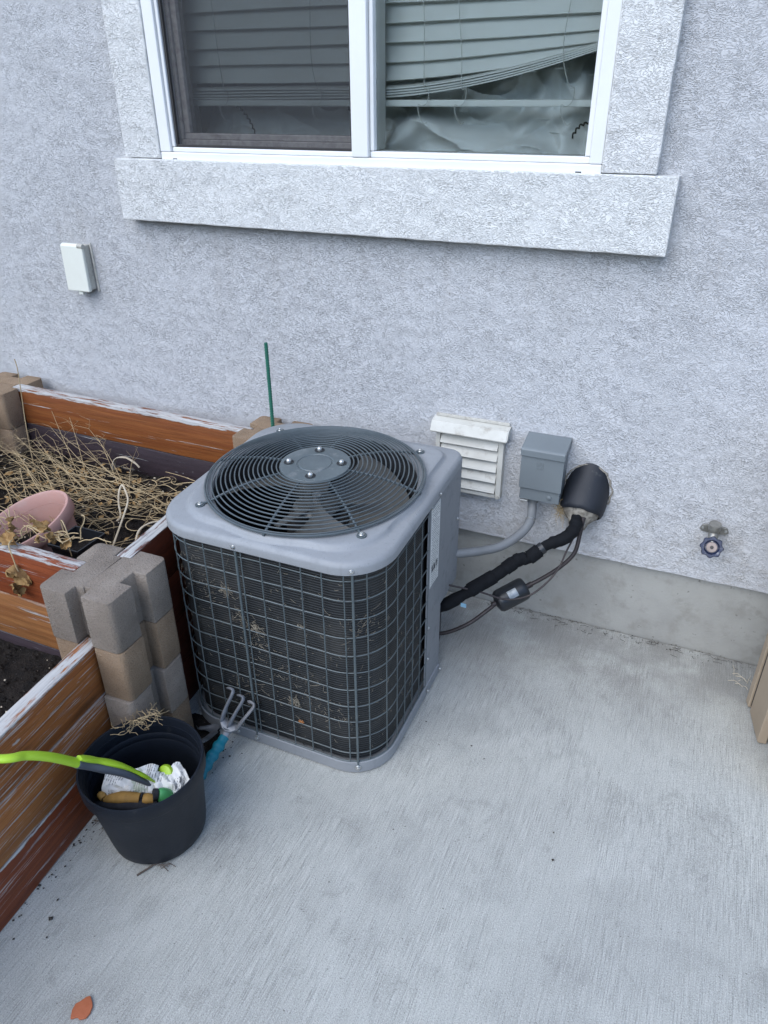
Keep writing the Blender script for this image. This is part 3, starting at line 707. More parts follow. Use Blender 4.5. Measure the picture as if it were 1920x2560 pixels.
tag(mk('dry_stalk', MB().tube(spline([(-1.385,-.655,.335),(-1.395,-.62,.362),(-1.405,-.585,.383),(-1.39,-.55,.392),(-1.355,-.51,.388)]), [.0032]*20+[.0025]*13, 6), M['straw_pale'], smooth=True),
    'short bleached stalk curving up behind the top of the dark red side board', 'dry stalk')
tag(mk('dry_stalk', MB().tube(spline([(-2.06,-.355,.33),(-2.068,-.345,.42),(-2.072,-.333,.52),(-2.066,-.325,.62),(-2.063,-.318,.70),(-2.070,-.314,.735)]), .0015, 5), M['straw'], smooth=True),
    'single thin upright dry stem in front of the rear orange board', 'dry stalk')
tag(mk('curled_leaf', MB().tube(spline([(-1.825,-.225,.335),(-1.82,-.222,.365),(-1.80,-.221,.385),(-1.76,-.222,.392),(-1.72,-.226,.380),(-1.703,-.228,.368)]), [.010]*8+[.009]*8+[.007]*8+[.005]*8+[.004]*9, 6, flat=.25), M['straw_pale'], smooth=True),
    'white curled dry leaf arching against the dark rear board', 'dry leaf')
# dead vine spilling over the front board
vine = root('dead_vine', (-1.40, -.96, .559), 'withered brown vine with crumpled leaves draped over the front board', 'dead plant')
def crumple(c, s, seed):
    r = random.Random(seed); ax = Vector((r.gauss(0,1), r.gauss(0,1), r.gauss(0,.6))).normalized(); q = Vector((0,0,1)).rotation_difference(ax).to_matrix()
    def f(u, v):
        a = (u-.5)*2; b = (v-.5)*2
        w = math.sqrt(max(0, 1-a*a))*(.75+.2*math.sin(a*7))
        p = Vector((a*s, b*w*s*.8, s*(.55*mnoise.noise(Vector((a*1.6+seed, b*1.6, 1)))+.35*mnoise.noise(Vector((a*4+seed, b*4, 5)))-.5*b*b*w)))
        return Vector(c)+q @ p
    return MB().grid(9, 8, f)
rv = random.Random(5)
for i, (c, s) in enumerate((((-1.455,-.94,.575),.030),((-1.385,-.925,.590),.026),((-1.425,-.985,.572),.030),((-1.335,-.945,.575),.020),((-1.500,-.96,.585),.026),((-1.375,-1.022,.500),.034),((-1.392,-1.028,.465),.024),
    ((-1.41,-.90,.56),.022),((-1.36,-.90,.555),.018),((-1.30,-.93,.562),.017),((-1.355,-.965,.578),.016),((-1.47,-.99,.568),.022),((-1.56,-.965,.58),.03),((-1.60,-.95,.58),.026))):
    mk('leaf', crumple(c, s, i*3.7+1), M['deadleaf'], vine, smooth=True)
for i in range(24):
    p = Vector((rv.uniform(-1.62,-1.27), rv.uniform(-.965,-.90), .566)); a = rv.uniform(0, 6.3); pts = []
    for k in range(6):
        pts.append(p.copy()); p = p+Vector((math.cos(a)*.02, math.sin(a)*.009, rv.uniform(-.008,.013))); a += rv.uniform(-.9,.9); p.z = max(p.z, .563)
    mk('stem', MB().tube(spline(pts, 3), .0014, 4), M['straw'], vine, smooth=True)
mk('stem', MB().tube(spline([(-1.415,-.97,.575),(-1.40,-1.005,.578),(-1.385,-1.016,.55),(-1.378,-1.018,.515)], 5), .0016, 5), M['straw'], vine, smooth=True)
mk('stem', MB().tube(spline([(-1.33,-.90,.50),(-1.325,-.91,.60),(-1.30,-.925,.615),(-1.285,-.93,.57)], 5), .0014, 5), M['straw'], vine, smooth=True)

# pink pot, leaning
pot = root('plastic_flower_pot', (-1.672, -.68, .28), 'faded pink plastic flower pot leaning on the soil behind the front board', 'flower pot')
prot = (Matrix.Rotation(R(14), 3, 'X') @ Matrix.Rotation(R(-13), 3, 'Y'))
pc = Vector((-1.672, -.680, .262))
mk('pot_body', MB().lathe([(.001,.0),(.095,.0),(.100,.004),(.127,.130),(.120,.130),(.094,.010),(.001,.010)], pc, 48, prot, caps=False), M['terracotta'], pot, smooth=True)
mk('rim', MB().lathe([(.127,.125),(.138,.128),(.142,.134),(.142,.160),(.139,.166),(.132,.166),(.128,.160),(.121,.131),(.127,.125)], pc, 48, prot, caps=False), M['terracotta'], pot, smooth=True)
tray = root('seedling_pot', (-1.43, -.79, .33), 'small square black seedling pot of soil behind the corner block', 'seedling pot')
def sqpot(cx, cy, z0, h, a, b, t=.003):
    mb = MB(); L = []
    for s, z in ((a,z0),(b,z0+h),(b+.004,z0+h),(b+.004,z0+h-.008),(b+.001,z0+h-.009),(b-t,z0+h-.004),(a-t,z0+.02)):
        L.append([(cx+x*s, cy+y*s, z) for x, y in ((-1,-1),(1,-1),(1,1),(-1,1))])
    return mb.loft(L)
mk('pot_wall', sqpot(-1.428,-.79,.33,.135,.034,.048), M['black'], tray)
mk('potting_soil', MB().grid(10, 10, lambda u, v: (-1.428+(u-.5)*.088, -.79+(v-.5)*.088, .432+.006*mnoise.noise(Vector((u*7, v*7, 0))))), M['soil'], tray)

# green stake
st = root('plant_stake', (-1.196, -.150, 0), 'green ribbed plant stake standing upright against the stucco behind the unit', 'plant stake')
mk('rod', MB().tube([(-1.1962,-.150,.30),(-1.196,-.150,.845)], .0053, 10), M['stake'], st, smooth=True)
rb = MB()
for k in range(34):
    z = .56+.0082*k; rb.tube([(-1.196+.0054*math.cos(a), -.150+.0054*math.sin(a), z+.0012*math.sin(a)) for a in [2*math.pi*i/12 for i in range(12)]], .0011, 5, ring=True)
mk('ribs', rb, M['stake'], st, smooth=True)

# ------------------------------------------------------------------ air conditioner
AX, AY, AH = -.818, -.560, .290
ac = root('air_conditioner', (AX, AY, 0), 'light grey outdoor air conditioner condenser unit standing on the patio against the wall', 'air conditioner')
def WP(p): return (p[0], p[1], p[2]*(1+.078*(p[1]+.85)))
def wmb(mb): mb.v = [WP(p) for p in mb.v]; return mb
def acmk(name, mb, mat, parent=None, **k): return mk(name, wmb(mb), M[mat], parent or ac, **k)
def rrect(h, r, n=10, rb_=.035):
    # clockwise from back-right; radii: front corners and back-left r, back-right rb_
    pts = []
    for (sx, sy, rr_, a0) in ((1,-1,r,-90),(1,1,max(.004, rb_-(AH-h)*.5),0),(-1,1,r,90),(-1,-1,r,180)):
        cx, cy = AX+sx*(h-rr_), AY+sy*(h-rr_)
        for k in range(n+1):
            a = R(a0+90*k/n); pts.append((cx+rr_*math.cos(a), cy+rr_*math.sin(a)))
    return pts
def ring_loops(specs, n=10):
    return [[(x, y, z) for x, y in rrect(h, r, n)] for h, r, z in specs]
def pan_outline(h, r):
    out = []
    for p in rrect(h, r, 10):
        if p[0] > AX+.17 and p[1] > -.412: continue
        out.append(p)
    # notch for the pipe recess at the back right
    i = max(range(len(out)), key=lambda k: (out[k][0] > AX+h-1e-4, out[k][1]))
    i = [k for k, p in enumerate(out) if p[0] > AX+h-1e-3][-1]
    return out[:i+1]+[(AX+h, -.412), (AX+.165, -.412), (AX+.165, AY+h)]+out[i+1:]
acmk('base_pan', MB().loft([[(x, y, z) for x, y in pan_outline(h, r)] for h, r, z in ((.290,.112,.002),(.2935,.115,.005),(.2935,.115,.036),(.2915,.113,.0372),(.2890,.110,.0372),(.2880,.109,.028))]), 'paint', smooth=True)
# coil wraps left, front and right as far as the service panel
def wrap_path(h, r, y_right=-.520, y_left=-.285, step=.012):
    pts = []; y = y_left; x = AX-h
    while y > AY-h+r: pts.append((x, y)); y -= step
    for k in range(0, 17): a = R(180+90*k/16); pts.append((AX-h+r+r*math.cos(a), AY-h+r+r*math.sin(a)))
    x = AX-h+r+step
    while x < AX+h-r: pts.append((x, AY-h)); x += step
    for k in range(0, 17): a = R(270+90*k/16); pts.append((AX+h-r+r*math.cos(a), AY-h+r+r*math.sin(a)))
    y = AY-h+r+step
    while y < y_right: pts.append((AX+h, y)); y += step
    pts.append((AX+h, y_right)); return pts
cp = wrap_path(.277, .100)
acmk('condenser_coil', MB().loft([[(x, y, z) for x, y in cp] for z in (.036,.20,.40,.614)], closed=False, caps=False), 'coil', smooth=True)
guard_p = wrap_path(.2885, .111)
gm = MB().tube([(x, y, .0385) for x, y in guard_p], .0022, 6)
guard = acmk('wire_guard', gm, 'wire', smooth=True)
def acsub(name, mb, mat, parent, **k): return mk(name, wmb(mb), M[mat], parent, **k)
NZ = 11
for k in range(NZ):
    z = .068+(.585-.068)*k/(NZ-1)
    acsub('guard_wire', MB().tube([(x, y, z+.0010*math.sin(x*23+y*31+k*2.1)) for x, y in guard_p], .00145, 5), 'wire', guard, smooth=True)
# verticals by arc length
acc = [0.0]
for i in range(1, len(guard_p)): acc.append(acc[-1]+math.dist(guard_p[i], guard_p[i-1]))
def at_len(s):
    for i in range(1, len(acc)):
        if acc[i] >= s:
            t = (s-acc[i-1])/max(1e-9, acc[i]-acc[i-1]); return tuple(guard_p[i-1][j]+(guard_p[i][j]-guard_p[i-1][j])*t for j in (0, 1))
    return guard_p[-1]
tot = acc[-1]; nv = int(tot/.0495)
for k in range(nv+1):
    x, y = at_len(tot*k/nv)
    nx_, ny_ = x-AX, y-AY; l = math.hypot(nx_, ny_)
    acsub('guard_wire', MB().tube([(x+nx_/l*.0016, y+ny_/l*.0016, .040), (x+nx_/l*.0016, y+ny_/l*.0016, .32), (x+nx_/l*.0016, y+ny_/l*.0016, .611)], .00155, 5), 'wire', guard, smooth=True)
def screw(p, nrm, s=1.0, parent=None, mat='steel', nm='screw'):
    nrm = Vector(nrm).normalized(); q = Vector((0,0,1)).rotation_difference(nrm).to_matrix()
    mb = MB().lathe([(.0001,.0008),(.0062*s,.0008),(.0066*s,.0016),(.0060*s,.0022)], p, 16, q)
    mb.lathe([(.0040*s,.0015),(.0042*s,.0050*s),(.0034*s,.0062*s),(.0001,.0064*s)], p, 6, q)
    return mk(nm, wmb(mb), M[mat], parent or ac, smooth=True)
RODS = ((-.935, AY-.2895), (-.640, AY-.2895+.012))
for i, (x, yy) in enumerate(((-.872, AY-.2915), (-.618, None))):
    if yy is None:
        a = R(-62); yy = AY-.2915+.112+.112*math.sin(a); x = AX+.2915-.112+.112*math.cos(a); nr = (math.cos(a), math.sin(a), 0)
    else: nr = (0,-1,0)
    acmk('guard_strap', MB().tube([(x, yy, .020), (x, yy, .612)], .0030, 8), 'wire', smooth=True)
    screw((x+nr[0]*.002, yy+nr[1]*.0055, .616), nr, .85); screw((x+nr[0]*.002, yy+nr[1]*.002, .022), nr, 1.15)
for x in (-.93,): screw((x, AY-.293, .020), (0,-1,0), .8)
for y in (-.50,-.40): screw((AX+.2935, y-.012, .018), (1,0,0), .9)
# top cover: skirt, outer band, raised bead, orifice
def radial(h, r, th):
    # distance to rounded rectangle boundary along th
    lo, hi = 0.0, .6
    for _ in range(30):
        m = (lo+hi)/2; x, y = m*math.cos(th), m*math.sin(th)
        rr_ = .04 if (x > 0 and y > 0) else r
        qx, qy = abs(x)-(h-rr_), abs(y)-(h-rr_)
        d = math.hypot(max(qx,0), max(qy,0))+min(max(qx,qy),0)-rr_
        if d > 0: hi = m
        else: lo = m
    return lo
NA = 144
def polar(rf, z): return [(AX+rf(2*math.pi*k/NA)*math.cos(2*math.pi*k/NA), AY+rf(2*math.pi*k/NA)*math.sin(2*math.pi*k/NA), z) for k in range(NA)]
out_r = [radial(.297, .118, 2*math.pi*k/NA) for k in range(NA)]
def bead(th, d=0.0):
    a = .2805-d; b = radial(.262-d, .125, th); k = 22.0
    return min(math.log(math.exp(k*10*a)+math.exp(k*10*b))/(k*10), radial(.297,.118,th)-.008)
def orf(off): return lambda th: radial(.297, .118, th)-off
loops = [polar(orf(.004), .608), polar(orf(.0), .606), polar(orf(.0), .622), polar(orf(.0015), .626), polar(orf(.006), .632), polar(orf(.013), .6350), ]
loops += [polar(lambda t: min(bead(t, -.004), radial(.297,.118,t)-.014), .6340), polar(lambda t: bead(t, .0), .6355), polar(lambda t: bead(t, .003), .6400), polar(lambda t: bead(t, .006), .6450), polar(lambda t: bead(t, .010), .6465), polar(lambda t: bead(t, .016), .6468)]
loops += [polar(lambda t: .2625, .6466), polar(lambda t: .257, .645), polar(lambda t: .254, .640), polar(lambda t: .252, .60), polar(lambda t: .255, .52), polar(lambda t: .2505, .52)]
acmk('top_cover', MB().loft(loops, True, False), 'paint', smooth=True)
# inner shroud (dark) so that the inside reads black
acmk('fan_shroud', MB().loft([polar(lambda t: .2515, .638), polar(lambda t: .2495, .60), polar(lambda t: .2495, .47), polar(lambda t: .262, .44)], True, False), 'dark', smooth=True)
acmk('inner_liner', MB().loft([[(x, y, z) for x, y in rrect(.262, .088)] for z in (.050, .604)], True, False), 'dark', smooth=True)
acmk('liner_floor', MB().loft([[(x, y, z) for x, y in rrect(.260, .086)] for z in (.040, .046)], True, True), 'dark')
# grille
def gz_(r): 
    t = max(0.0, min(1.0, (r-.085)/(.272-.085))); return .6835-.030*t**2.2
gr = acmk('fan_grille', MB().tube([(AX+.272*math.cos(a), AY+.272*math.sin(a), gz_(.272)) for a in [2*math.pi*k/96 for k in range(96)]], .0030, 7, ring=True), 'grille', smooth=True)
r_ = .0955
while r_ < .268:
    acsub('ring', MB().tube([(AX+r_*math.cos(a), AY+r_*math.sin(a), gz_(r_)) for a in [2*math.pi*k/96 for k in range(96)]], .0018, 6, ring=True), 'grille', gr, smooth=True)
    r_ += .0114
for k in range(8):
    a = R(-132+45*k); far = .288 if k % 2 == 0 else .276
    acsub('rib', MB().tube([(AX+q*math.cos(a), AY+q*math.sin(a), gz_(min(q, .272))-.0042) for q in [.075+(far-.075)*i/10 for i in range(11)]], .0031, 7), 'grille', gr, smooth=True)
    if k % 2 == 0:
        tx, ty = AX+.291*math.cos(a), AY+.291*math.sin(a)
        acsub('mounting_tab', MB().lathe([(.0001,.646),(.0115,.646),(.0118,.6475),(.0110,.6495),(.0001,.6498)], (tx, ty, 0), 20), 'grille', gr, smooth=True)
        screw((tx, ty, .6495), (0,0,1), 1.0, gr)
hp = acsub('hub_plate', MB().lathe([(.0001,.676),(.086,.676),(.0888,.678),(.089,.682),(.0875,.6845),(.080,.6855),(.046,.6858),(.0445,.6842),(.041,.6842),(.0395,.6858),(.0001,.6864)], (AX, AY, 0), 64), 'plate', gr, smooth=True)
for k in range(4):
    a = R(-72+90*k); bx, by = AX+.066*math.cos(a), AY+.066*math.sin(a)
    acsub('bolt_recess', MB().lathe([(.0001,.6862),(.0125,.6862),(.0128,.6868),(.0118,.6872),(.0090,.6866),(.0001,.6866)], (bx, by, 0), 20), 'dark', gr, smooth=True)
    acsub('bolt', MB().lathe([(.0001,.686),(.0066,.686),(.0068,.690),(.0058,.6935),(.0034,.6955),(.0001,.696)], (bx, by, 0), 16), 'steel', gr, smooth=True)
# fan
fan = acmk('fan_motor', MB().lathe([(.0001,.40),(.078,.40),(.082,.41),(.082,.535),(.074,.548),(.03,.552),(.0001,.553)], (AX, AY, 0), 40), 'motor', smooth=True)
acsub('motor_shaft', MB().lathe([(.0001,.55),(.012,.55),(.012,.60),(.0001,.60)], (AX, AY, 0), 20), 'steel', fan, smooth=True)
acsub('fan_hub', MB().lathe([(.0001,.566),(.060,.566),(.062,.570),(.055,.577),(.0001,.579)], (AX, AY, 0), 40), 'blade', fan, smooth=True)
def blade(a0):
    def f(u, v):
        r0 = .05+.19*u; spread = R(50+18*u); a = a0+(v-.5)*spread*2*.72+R(10)*u
        tilt = (v-.5)*(.105-.02*u); edge = 1.0
        if u > .85: r0 -= .012*((v-.5)*2)**4
        return (AX+r0*math.cos(a), AY+r0*math.sin(a), .560+tilt+.008*u-.010*(1-(2*v-1)**2))
    mb = MB().grid(14, 14, f); mb.grid(14, 14, lambda u, v: (lambda p: (p[0], p[1], p[2]-.0022))(f(u, v))); return mb
for k, a in enumerate((27, 147, 267)): acsub('fan_blade', blade(R(a)), 'blade', fan, smooth=True)
for k, a in enumerate((27, 147, 267)):
    pts = [(AX+q*math.cos(R(a-10)), AY+q*math.sin(R(a-10)), .581+.05*(q-.05)) for q in (.04,.08,.12,.15)]
    acsub('blade_arm', MB().tube(pts, [.013,.012,.011,.009], 8, flat=.25), 'blade', fan, smooth=True)
acsub('motor_bracket', MB().tube([(AX-.23, AY-.15, .425), (AX, AY, .425), (AX+.23, AY+.15, .425)], .009, 6), 'dark', fan)
acsub('motor_bracket', MB().tube([(AX-.15, AY+.23, .42), (AX, AY, .42), (AX+.15, AY-.23, .42)], .009, 6), 'dark', fan)
# service panel on the right, cut away at the lower rear for the pipes
XR = AX+.2905
pan = [(XR,-.520,.037),(XR,-.412,.037),(XR,-.412,.246),(XR,-.276,.246),(XR,-.276,.606),(XR,-.520,.606)]
acmk('service_panel', MB().prism(pan, (-.004,0,0)), 'paint2', bevel=.0012)
acmk('panel_flange', MB().box(XR-.004, XR-.0005, -.5225, -.5205, .037, .606), 'paint')
acmk('rear_panel', MB().prism([(XR-.004,-.277,.246),(XR-.004,-.277,.606),(AX-.19,-.277,.606),(AX-.19,-.277,.037),(XR-.13,-.277,.037),(XR-.13,-.277,.246)], (0,.004,0)), 'paint2', bevel=.001)
acmk('pipe_recess', MB().add([(XR-.12,-.412,.037),(XR-.12,-.278,.037),(XR-.12,-.278,.246),(XR-.12,-.412,.246),(XR-.004,-.412,.037),(XR-.004,-.412,.246),(XR-.004,-.278,.246)], [(0,1,2,3),(4,0,3,5),(3,2,6,5)]), 'paint2')
acmk('left_rear_panel', MB().loft([[(x, y, z) for x, y in [(AX-.2885,-.285),(AX-.2885,-.30),(AX-.282,-.30),(AX-.282,-.285)]] for z in (.037,.606)]), 'paint2')
for (y, z) in ((-.508,.594),(-.470,.614),(-.511,.235),(-.511,.13),(-.30,.45)):
    screw((XR+(.0065 if z > .61 else .0), y, z), (1,0,0), .75)
lab = MB().box(XR, XR+.0006, -.508, -.446, .358, .588)
acmk('data_label', lab, 'sticker')
for k in range(2):
    vz = .10+.09*k
    mb = MB().tube([(XR-.118,-.345+.03*k,vz),(XR-.06,-.345+.03*k,vz)], .016, 10); mb.tube([(XR-.085,-.345+.03*k,vz-.02),(XR-.085,-.345+.03*k,vz+.025)], .010, 8)
    acmk('service_valve', mb, 'brass', smooth=True)
# drain slots pressed into the base lip
for k in range(5):
    acmk('drain_slot', MB().lathe([(.0001,.0372),(.0055,.0372),(.0055,.0378),(.0001,.0378)], (-.74+.028*k, AY-.2755+(.004*max(0,k-2)), 0), 12), 'dark')
# lint and straw caught on the coil
def lint():
    r = random.Random(21); mb = MB(); cum = [0.0]
    cq = wrap_path(.2785, .1015)
    for i in range(1, len(cq)): cum.append(cum[-1]+math.dist(cq[i], cq[i-1]))
    clusters = [(.62,.46,.03),(.72,.40,.018),(.70,.18,.03),(.75,.33,.02),(.60,.52,.05),(.95,.18,.03),(.85,.27,.03),(1.03,.45,.02),(.72,.30,.10)]
    n = 0
    while n < 700:
        if r.random() < .55:
            c = r.choice(clusters); s = c[0]+r.gauss(0, c[2]*1.2); z = c[1]+r.gauss(0, c[2])
        else: s = r.uniform(.3, cum[-1]); z = r.uniform(.05, .585)
        if not (.02 < s < cum[-1]-.01 and .045 < z < .585): continue
        i = next(k for k in range(len(cum)) if cum[k] >= s)
        x, y = cq[i]; dx, dy = cq[i][0]-cq[i-1][0], cq[i][1]-cq[i-1][1]; l = math.hypot(dx, dy) or 1; dx /= l; dy /= l
        a = r.uniform(0, 6.3); L = r.uniform(.003, .012) if r.random() < .9 else r.uniform(.012, .035); nx_, ny_ = dy, -dx
        off = r.uniform(.0005, .005)
        p = Vector((x+nx_*off, y+ny_*off, z)); d = Vector((dx*math.cos(a), dy*math.cos(a), math.sin(a)))*L
        mb.tube([p, p+d*.5+Vector((nx_, ny_, 0))*r.uniform(0,.003), p+d], r.uniform(.00025,.0005), 3); n += 1
    return mb
acl = mk('caught_straw', wmb(lint()), M['lint'], ac, kind='stuff')
def tuft(c, s, n, seed, mat, nm, lab_, cat):
    r = random.Random(seed); mb = MB(); c = Vector(c)
    for _ in range(n):
        p = c+Vector((r.gauss(0,s), r.gauss(0,s*.15), r.gauss(0,s*.8))); a = r.uniform(0,6.3); pts = []; k = r.uniform(-300,300)
        for i in range(5):
            pts.append(p.copy()); p = p+Vector((math.cos(a), r.uniform(-.2,.2), math.sin(a)))*s*.35; a += k*s*.1
        mb.tube(pts, r.uniform(.0003,.0006), 3)
    return mk(nm, mb, M[mat], ac, kind='stuff')
tuft((-.918,-.842,.470), .008, 60, 1, 'lint', 'lint_clump', '', ''); tuft((-.843,-.846,.385), .008, 50, 2, 'lint', 'lint_clump', '', '')
tuft((-.755,-.846,.185), .010, 45, 3, 'lint', 'lint_clump', '', ''); tuft((-.72,-.846,.43), .004, 30, 4, 'lint', 'lint_clump', '', '')
tag(mk('dry_leaf', crumple((-.735,-.851,.128), .008, 77), M['orangeleaf'], smooth=True), 'small orange dry leaf caught in the wire guard of the unit', 'dry leaf')

# ------------------------------------------------------------------ wall fittings
vent = root('wall_vent', (-.585, WY, .41), 'white louvred wall vent with a hood, beside the grey electrical box', 'vent')
VX0, VX1 = -.686, -.474
fr = MB().box(VX0, VX0+.014, -.045, WY, .412, .622).box(VX1-.016, VX1, -.045, WY, .412, .622).box(VX0+.0145, VX1-.0165, -.045, WY, .412, .424).box(VX0+.0145, VX1-.0165, -.045, WY, .61, .622)
mk('frame', fr, M['ventwhite'], vent, bevel=.0015)
mk('backing', MB().box(VX0+.0145, VX1-.0165, WY-.004, WY, .4245, .6095), M['dark'], vent)
for k in range(5):
    z = .430+.0355*k
    mk('louvre', MB().prism([(VX0+.0155, -.050, z), (VX0+.0155, -.047, z-.001), (VX0+.0155, -.026, z+.034), (VX0+.0155, -.029, z+.035)], (VX1-VX0-.033, 0, 0)), M['ventwhite'], vent, bevel=.0006)
mk('hood', MB().prism([(VX0-.012,-.021,.646),(VX0-.012,-.052,.640),(VX0-.012,-.066,.612),(VX0-.012,-.064,.608),(VX0-.012,-.050,.634),(VX0-.012,-.021,.640)], (VX1-VX0+.022,0,0)), M['ventwhite'], vent, bevel=.0012)
mk('hood_end', MB().prism([(VX1+.0102,-.021,.646),(VX1+.0102,-.052,.640),(VX1+.0102,-.064,.612),(VX1+.0102,-.045,.612),(VX1+.0102,-.021,.622)], (.0025,0,0)), M['ventwhite'], vent)
mk('top_flange', MB().box(VX0-.006, VX1+.008, -.026, WY, .6465, .655), M['cream_dirty'], vent, bevel=.001)
mk('screw_boss', MB().tube([(VX1-.008,-.045,.418),(VX1-.008,-.049,.418)], .0055, 14), M['cream_dirty'], vent, smooth=True)

db = root('electrical_box', (-.345, WY, .46), 'grey metal electrical disconnect box on the stucco next to the vent', 'electrical box')
mk('enclosure', MB().box(-.405, -.289, -.092, WY, .456, .606), M['boxgrey'], db, bevel=.002)
mk('cover', MB().prism([(-.408,-.0925,.498),(-.408,-.0985,.495),(-.408,-.0985,.606),(-.408,-.0925,.606)], (.122,0,0)), M['boxgrey'], db, bevel=.0015)
mk('rain_hood', MB().prism([(-.410,WY,.640),(-.410,-.098,.622),(-.410,-.104,.618),(-.410,-.104,.598),(-.410,-.1,.598),(-.410,-.0995,.6065),(-.410,WY,.607)], (.126,0,0)), M['boxgrey'], db, bevel=.002)
em = MB()
def sq(mb, c, h, w, y): 
    x, z = c
    mb.box(x-h, x+h, y-.0010, y, z+h-w, z+h).box(x-h, x+h, y-.0010, y, z-h, z-h+w).box(x-h, x-h+w, y-.0010, y, z-h+w, z+h-w).box(x+h-w, x+h, y-.0010, y, z-h+w, z+h-w)
sq(em, (-.352,.572), .0095, .0010, -.0984); sq(em, (-.352,.572), .0045, .0010, -.0984)
mk('embossed_emblem', em, M['boxgrey'], db)
mk('latch', MB().box(-.402, -.378, -.097, -.088, .450, .4555), M['steel'], db, bevel=.001)
mk('hinge_pin', MB().tube([(-.412,-.098,.604),(-.408,-.098,.604)], .004, 8), M['steel'], db)
mk('knockout', MB().lathe([(.0001,0),(.0075,0),(.0068,.003),(.004,.0045),(.0001,.005)], (-.318,-.092,.474), 18, Matrix.Rotation(R(90),3,'X')), M['boxgrey'], db, smooth=True)

cd = root('conduit', (-.372, -.06, .40), 'grey flexible conduit curving from the electrical box to the unit', 'conduit')
CP = spline([(-.371,-.058,.462),(-.370,-.062,.430),(-.364,-.085,.410),(-.362,-.115,.395),(-.378,-.155,.373),(-.420,-.207,.351),(-.474,-.243,.342),(-.538,-.277,.337)], 8)
mk('hose', MB().tube(CP, .0135, 14), M['conduit'], cd, smooth=True)
mk('fitting', MB().lathe([(.0001,0),(.0165,0),(.0165,.02),(.0145,.022),(.0145,.03),(.0001,.03)], (-.371,-.058,.435), 18), M['conduit'], cd, smooth=True)
i0 = 22; mk('coupling_ring', MB().tube([CP[i0], CP[i0+1]], .0152, 14), M['steel'], cd, smooth=True)

# pipe sleeve: black cap turned down out of the wall
ps = root('pipe_sleeve', (-.226, WY, .42), 'large black rubber pipe sleeve turned down out of the stucco wall', 'pipe sleeve')
def sleeve():
    loops = []; prof = [(.060,-.09),(.060,0.0),(.060,.004),(.0605,.03),(.0605,.075),(.0595,.092),(.056,.100),(.053,.102),(.051,.098),(.049,.085)]
    tilt = Matrix.Rotation(R(128), 3, 'X')     # axis leans out of the wall and down
    ax = Vector((-.05, -.66, -.72)).normalized(); q = Vector((0,0,1)).rotation_difference(ax).to_matrix()
    c = Vector((-.222, .012, .510)); mb = MB()
    w_ = lambda a, s: 1.07+.030*mnoise.noise(Vector((math.cos(a)*1.5, math.sin(a)*1.5, s*22)))+.012*mnoise.noise(Vector((math.cos(a)*6, math.sin(a)*6, s*60)))
    for r0, s in prof:
        loops.append([c+q @ Vector((r0*w_(a, s)*math.cos(a), r0*w_(a, s)*math.sin(a), s*1.10+.004*mnoise.noise(Vector((math.cos(a)*2, math.sin(a)*2, 8)))*(1 if s > .08 else 0))) for a in [2*math.pi*k/40 for k in range(40)]])
    return mb.loft(loops, True, False), c, q
smb, scn, sq_ = sleeve()
mk('sleeve', smb, M['sleeve'], ps, smooth=True)
def putty():
    mb = MB(); n = 40; L = []
    for r0, s in ((.0535,.096),(.0535,.106),(.049,.116),(.040,.124),(.030,.136),(.024,.152),(.012,.154)):
        L.append([scn+sq_ @ (Vector((r0*math.cos(a), r0*math.sin(a), s))*(1) + Vector((0,0,.008*mnoise.noise(Vector((math.cos(a)*3, math.sin(a)*3, r0*60)))))) for a in [2*math.pi*k/n for k in range(n)]])
    return mb.loft(L, True, True)
mk('sealant', putty(), M['putty'], ps, smooth=True)
mk('caulk_bead', MB().tube([(-.223+.069*math.cos(a)+.005*mnoise.noise(Vector((a*4,0,0))), WY-.001, .484+.082*math.sin(a)+.005*mnoise.noise(Vector((a*4,3,0)))) for a in [R(-25+230*k/50) for k in range(51)]], [.0026+.002*mnoise.noise(Vector((k*.4, 2, 0))) for k in range(51)], 6), M['putty'], ps, smooth=True)
# cobweb straw at the sleeve
tag(mk('dry_grass_wisp', (lambda mb, r: [mb.tube([(-.29+r.gauss(0,.010), -.06+r.gauss(0,.01), .44+r.gauss(0,.018)), (-.285+r.gauss(0,.012), -.065+r.gauss(0,.01), .43+r.gauss(0,.018)), (-.28+r.gauss(0,.014), -.065, .42+r.gauss(0,.02))], .0005, 3) for _ in range(40)] and mb)(MB(), random.Random(3)), M['straw'], kind='stuff'),
    'wisp of dry grass stuck between electrical box and black sleeve', 'dry grass')

sl = root('insulated_pipe', (-.38, -.2, .0), 'thick black foam insulated pipe running from the wall sleeve into the unit', 'pipe')
SP = spline([(-.233,-.080,.432),(-.229,-.120,.422),(-.233,-.152,.413),(-.250,-.180,.402),(-.292,-.208,.385),(-.330,-.236,.352),(-.357,-.248,.345),(-.407,-.283,.303),(-.455,-.312,.268),(-.525,-.350,.214),(-.600,-.365,.165)], 8)
def radv(i, n):
    return .0182+.0010*math.sin(i*.9)+.0030*mnoise.noise(Vector((i*.45, 0, 0)))-(.0035 if 30 <= i <= 33 else 0)
mk('foam_sleeve', MB().tube(SP, [radv(i, len(SP)) for i in range(len(SP))], 16), M['foamrubber'], sl, smooth=True)
for i, w, rr_, m_ in ((33,2,.0172,'tape'),(35,5,.0204,'foamrubber'),(47,2,.0201,'foamrubber'),(50,3,.0203,'foamrubber'),(57,9,.0210,'foamrubber')):
    mk('tape_band', MB().tube(SP[i:i+w+1], [rr_*(1+.05*mnoise.noise(Vector((j*1.3, i, 0)))) for j in range(w+1)], 16), M[m_], sl, smooth=True)
mk('tag', MB().box(-.487, -.471, -.352, -.350, .215, .227), M['bluetag'], sl)

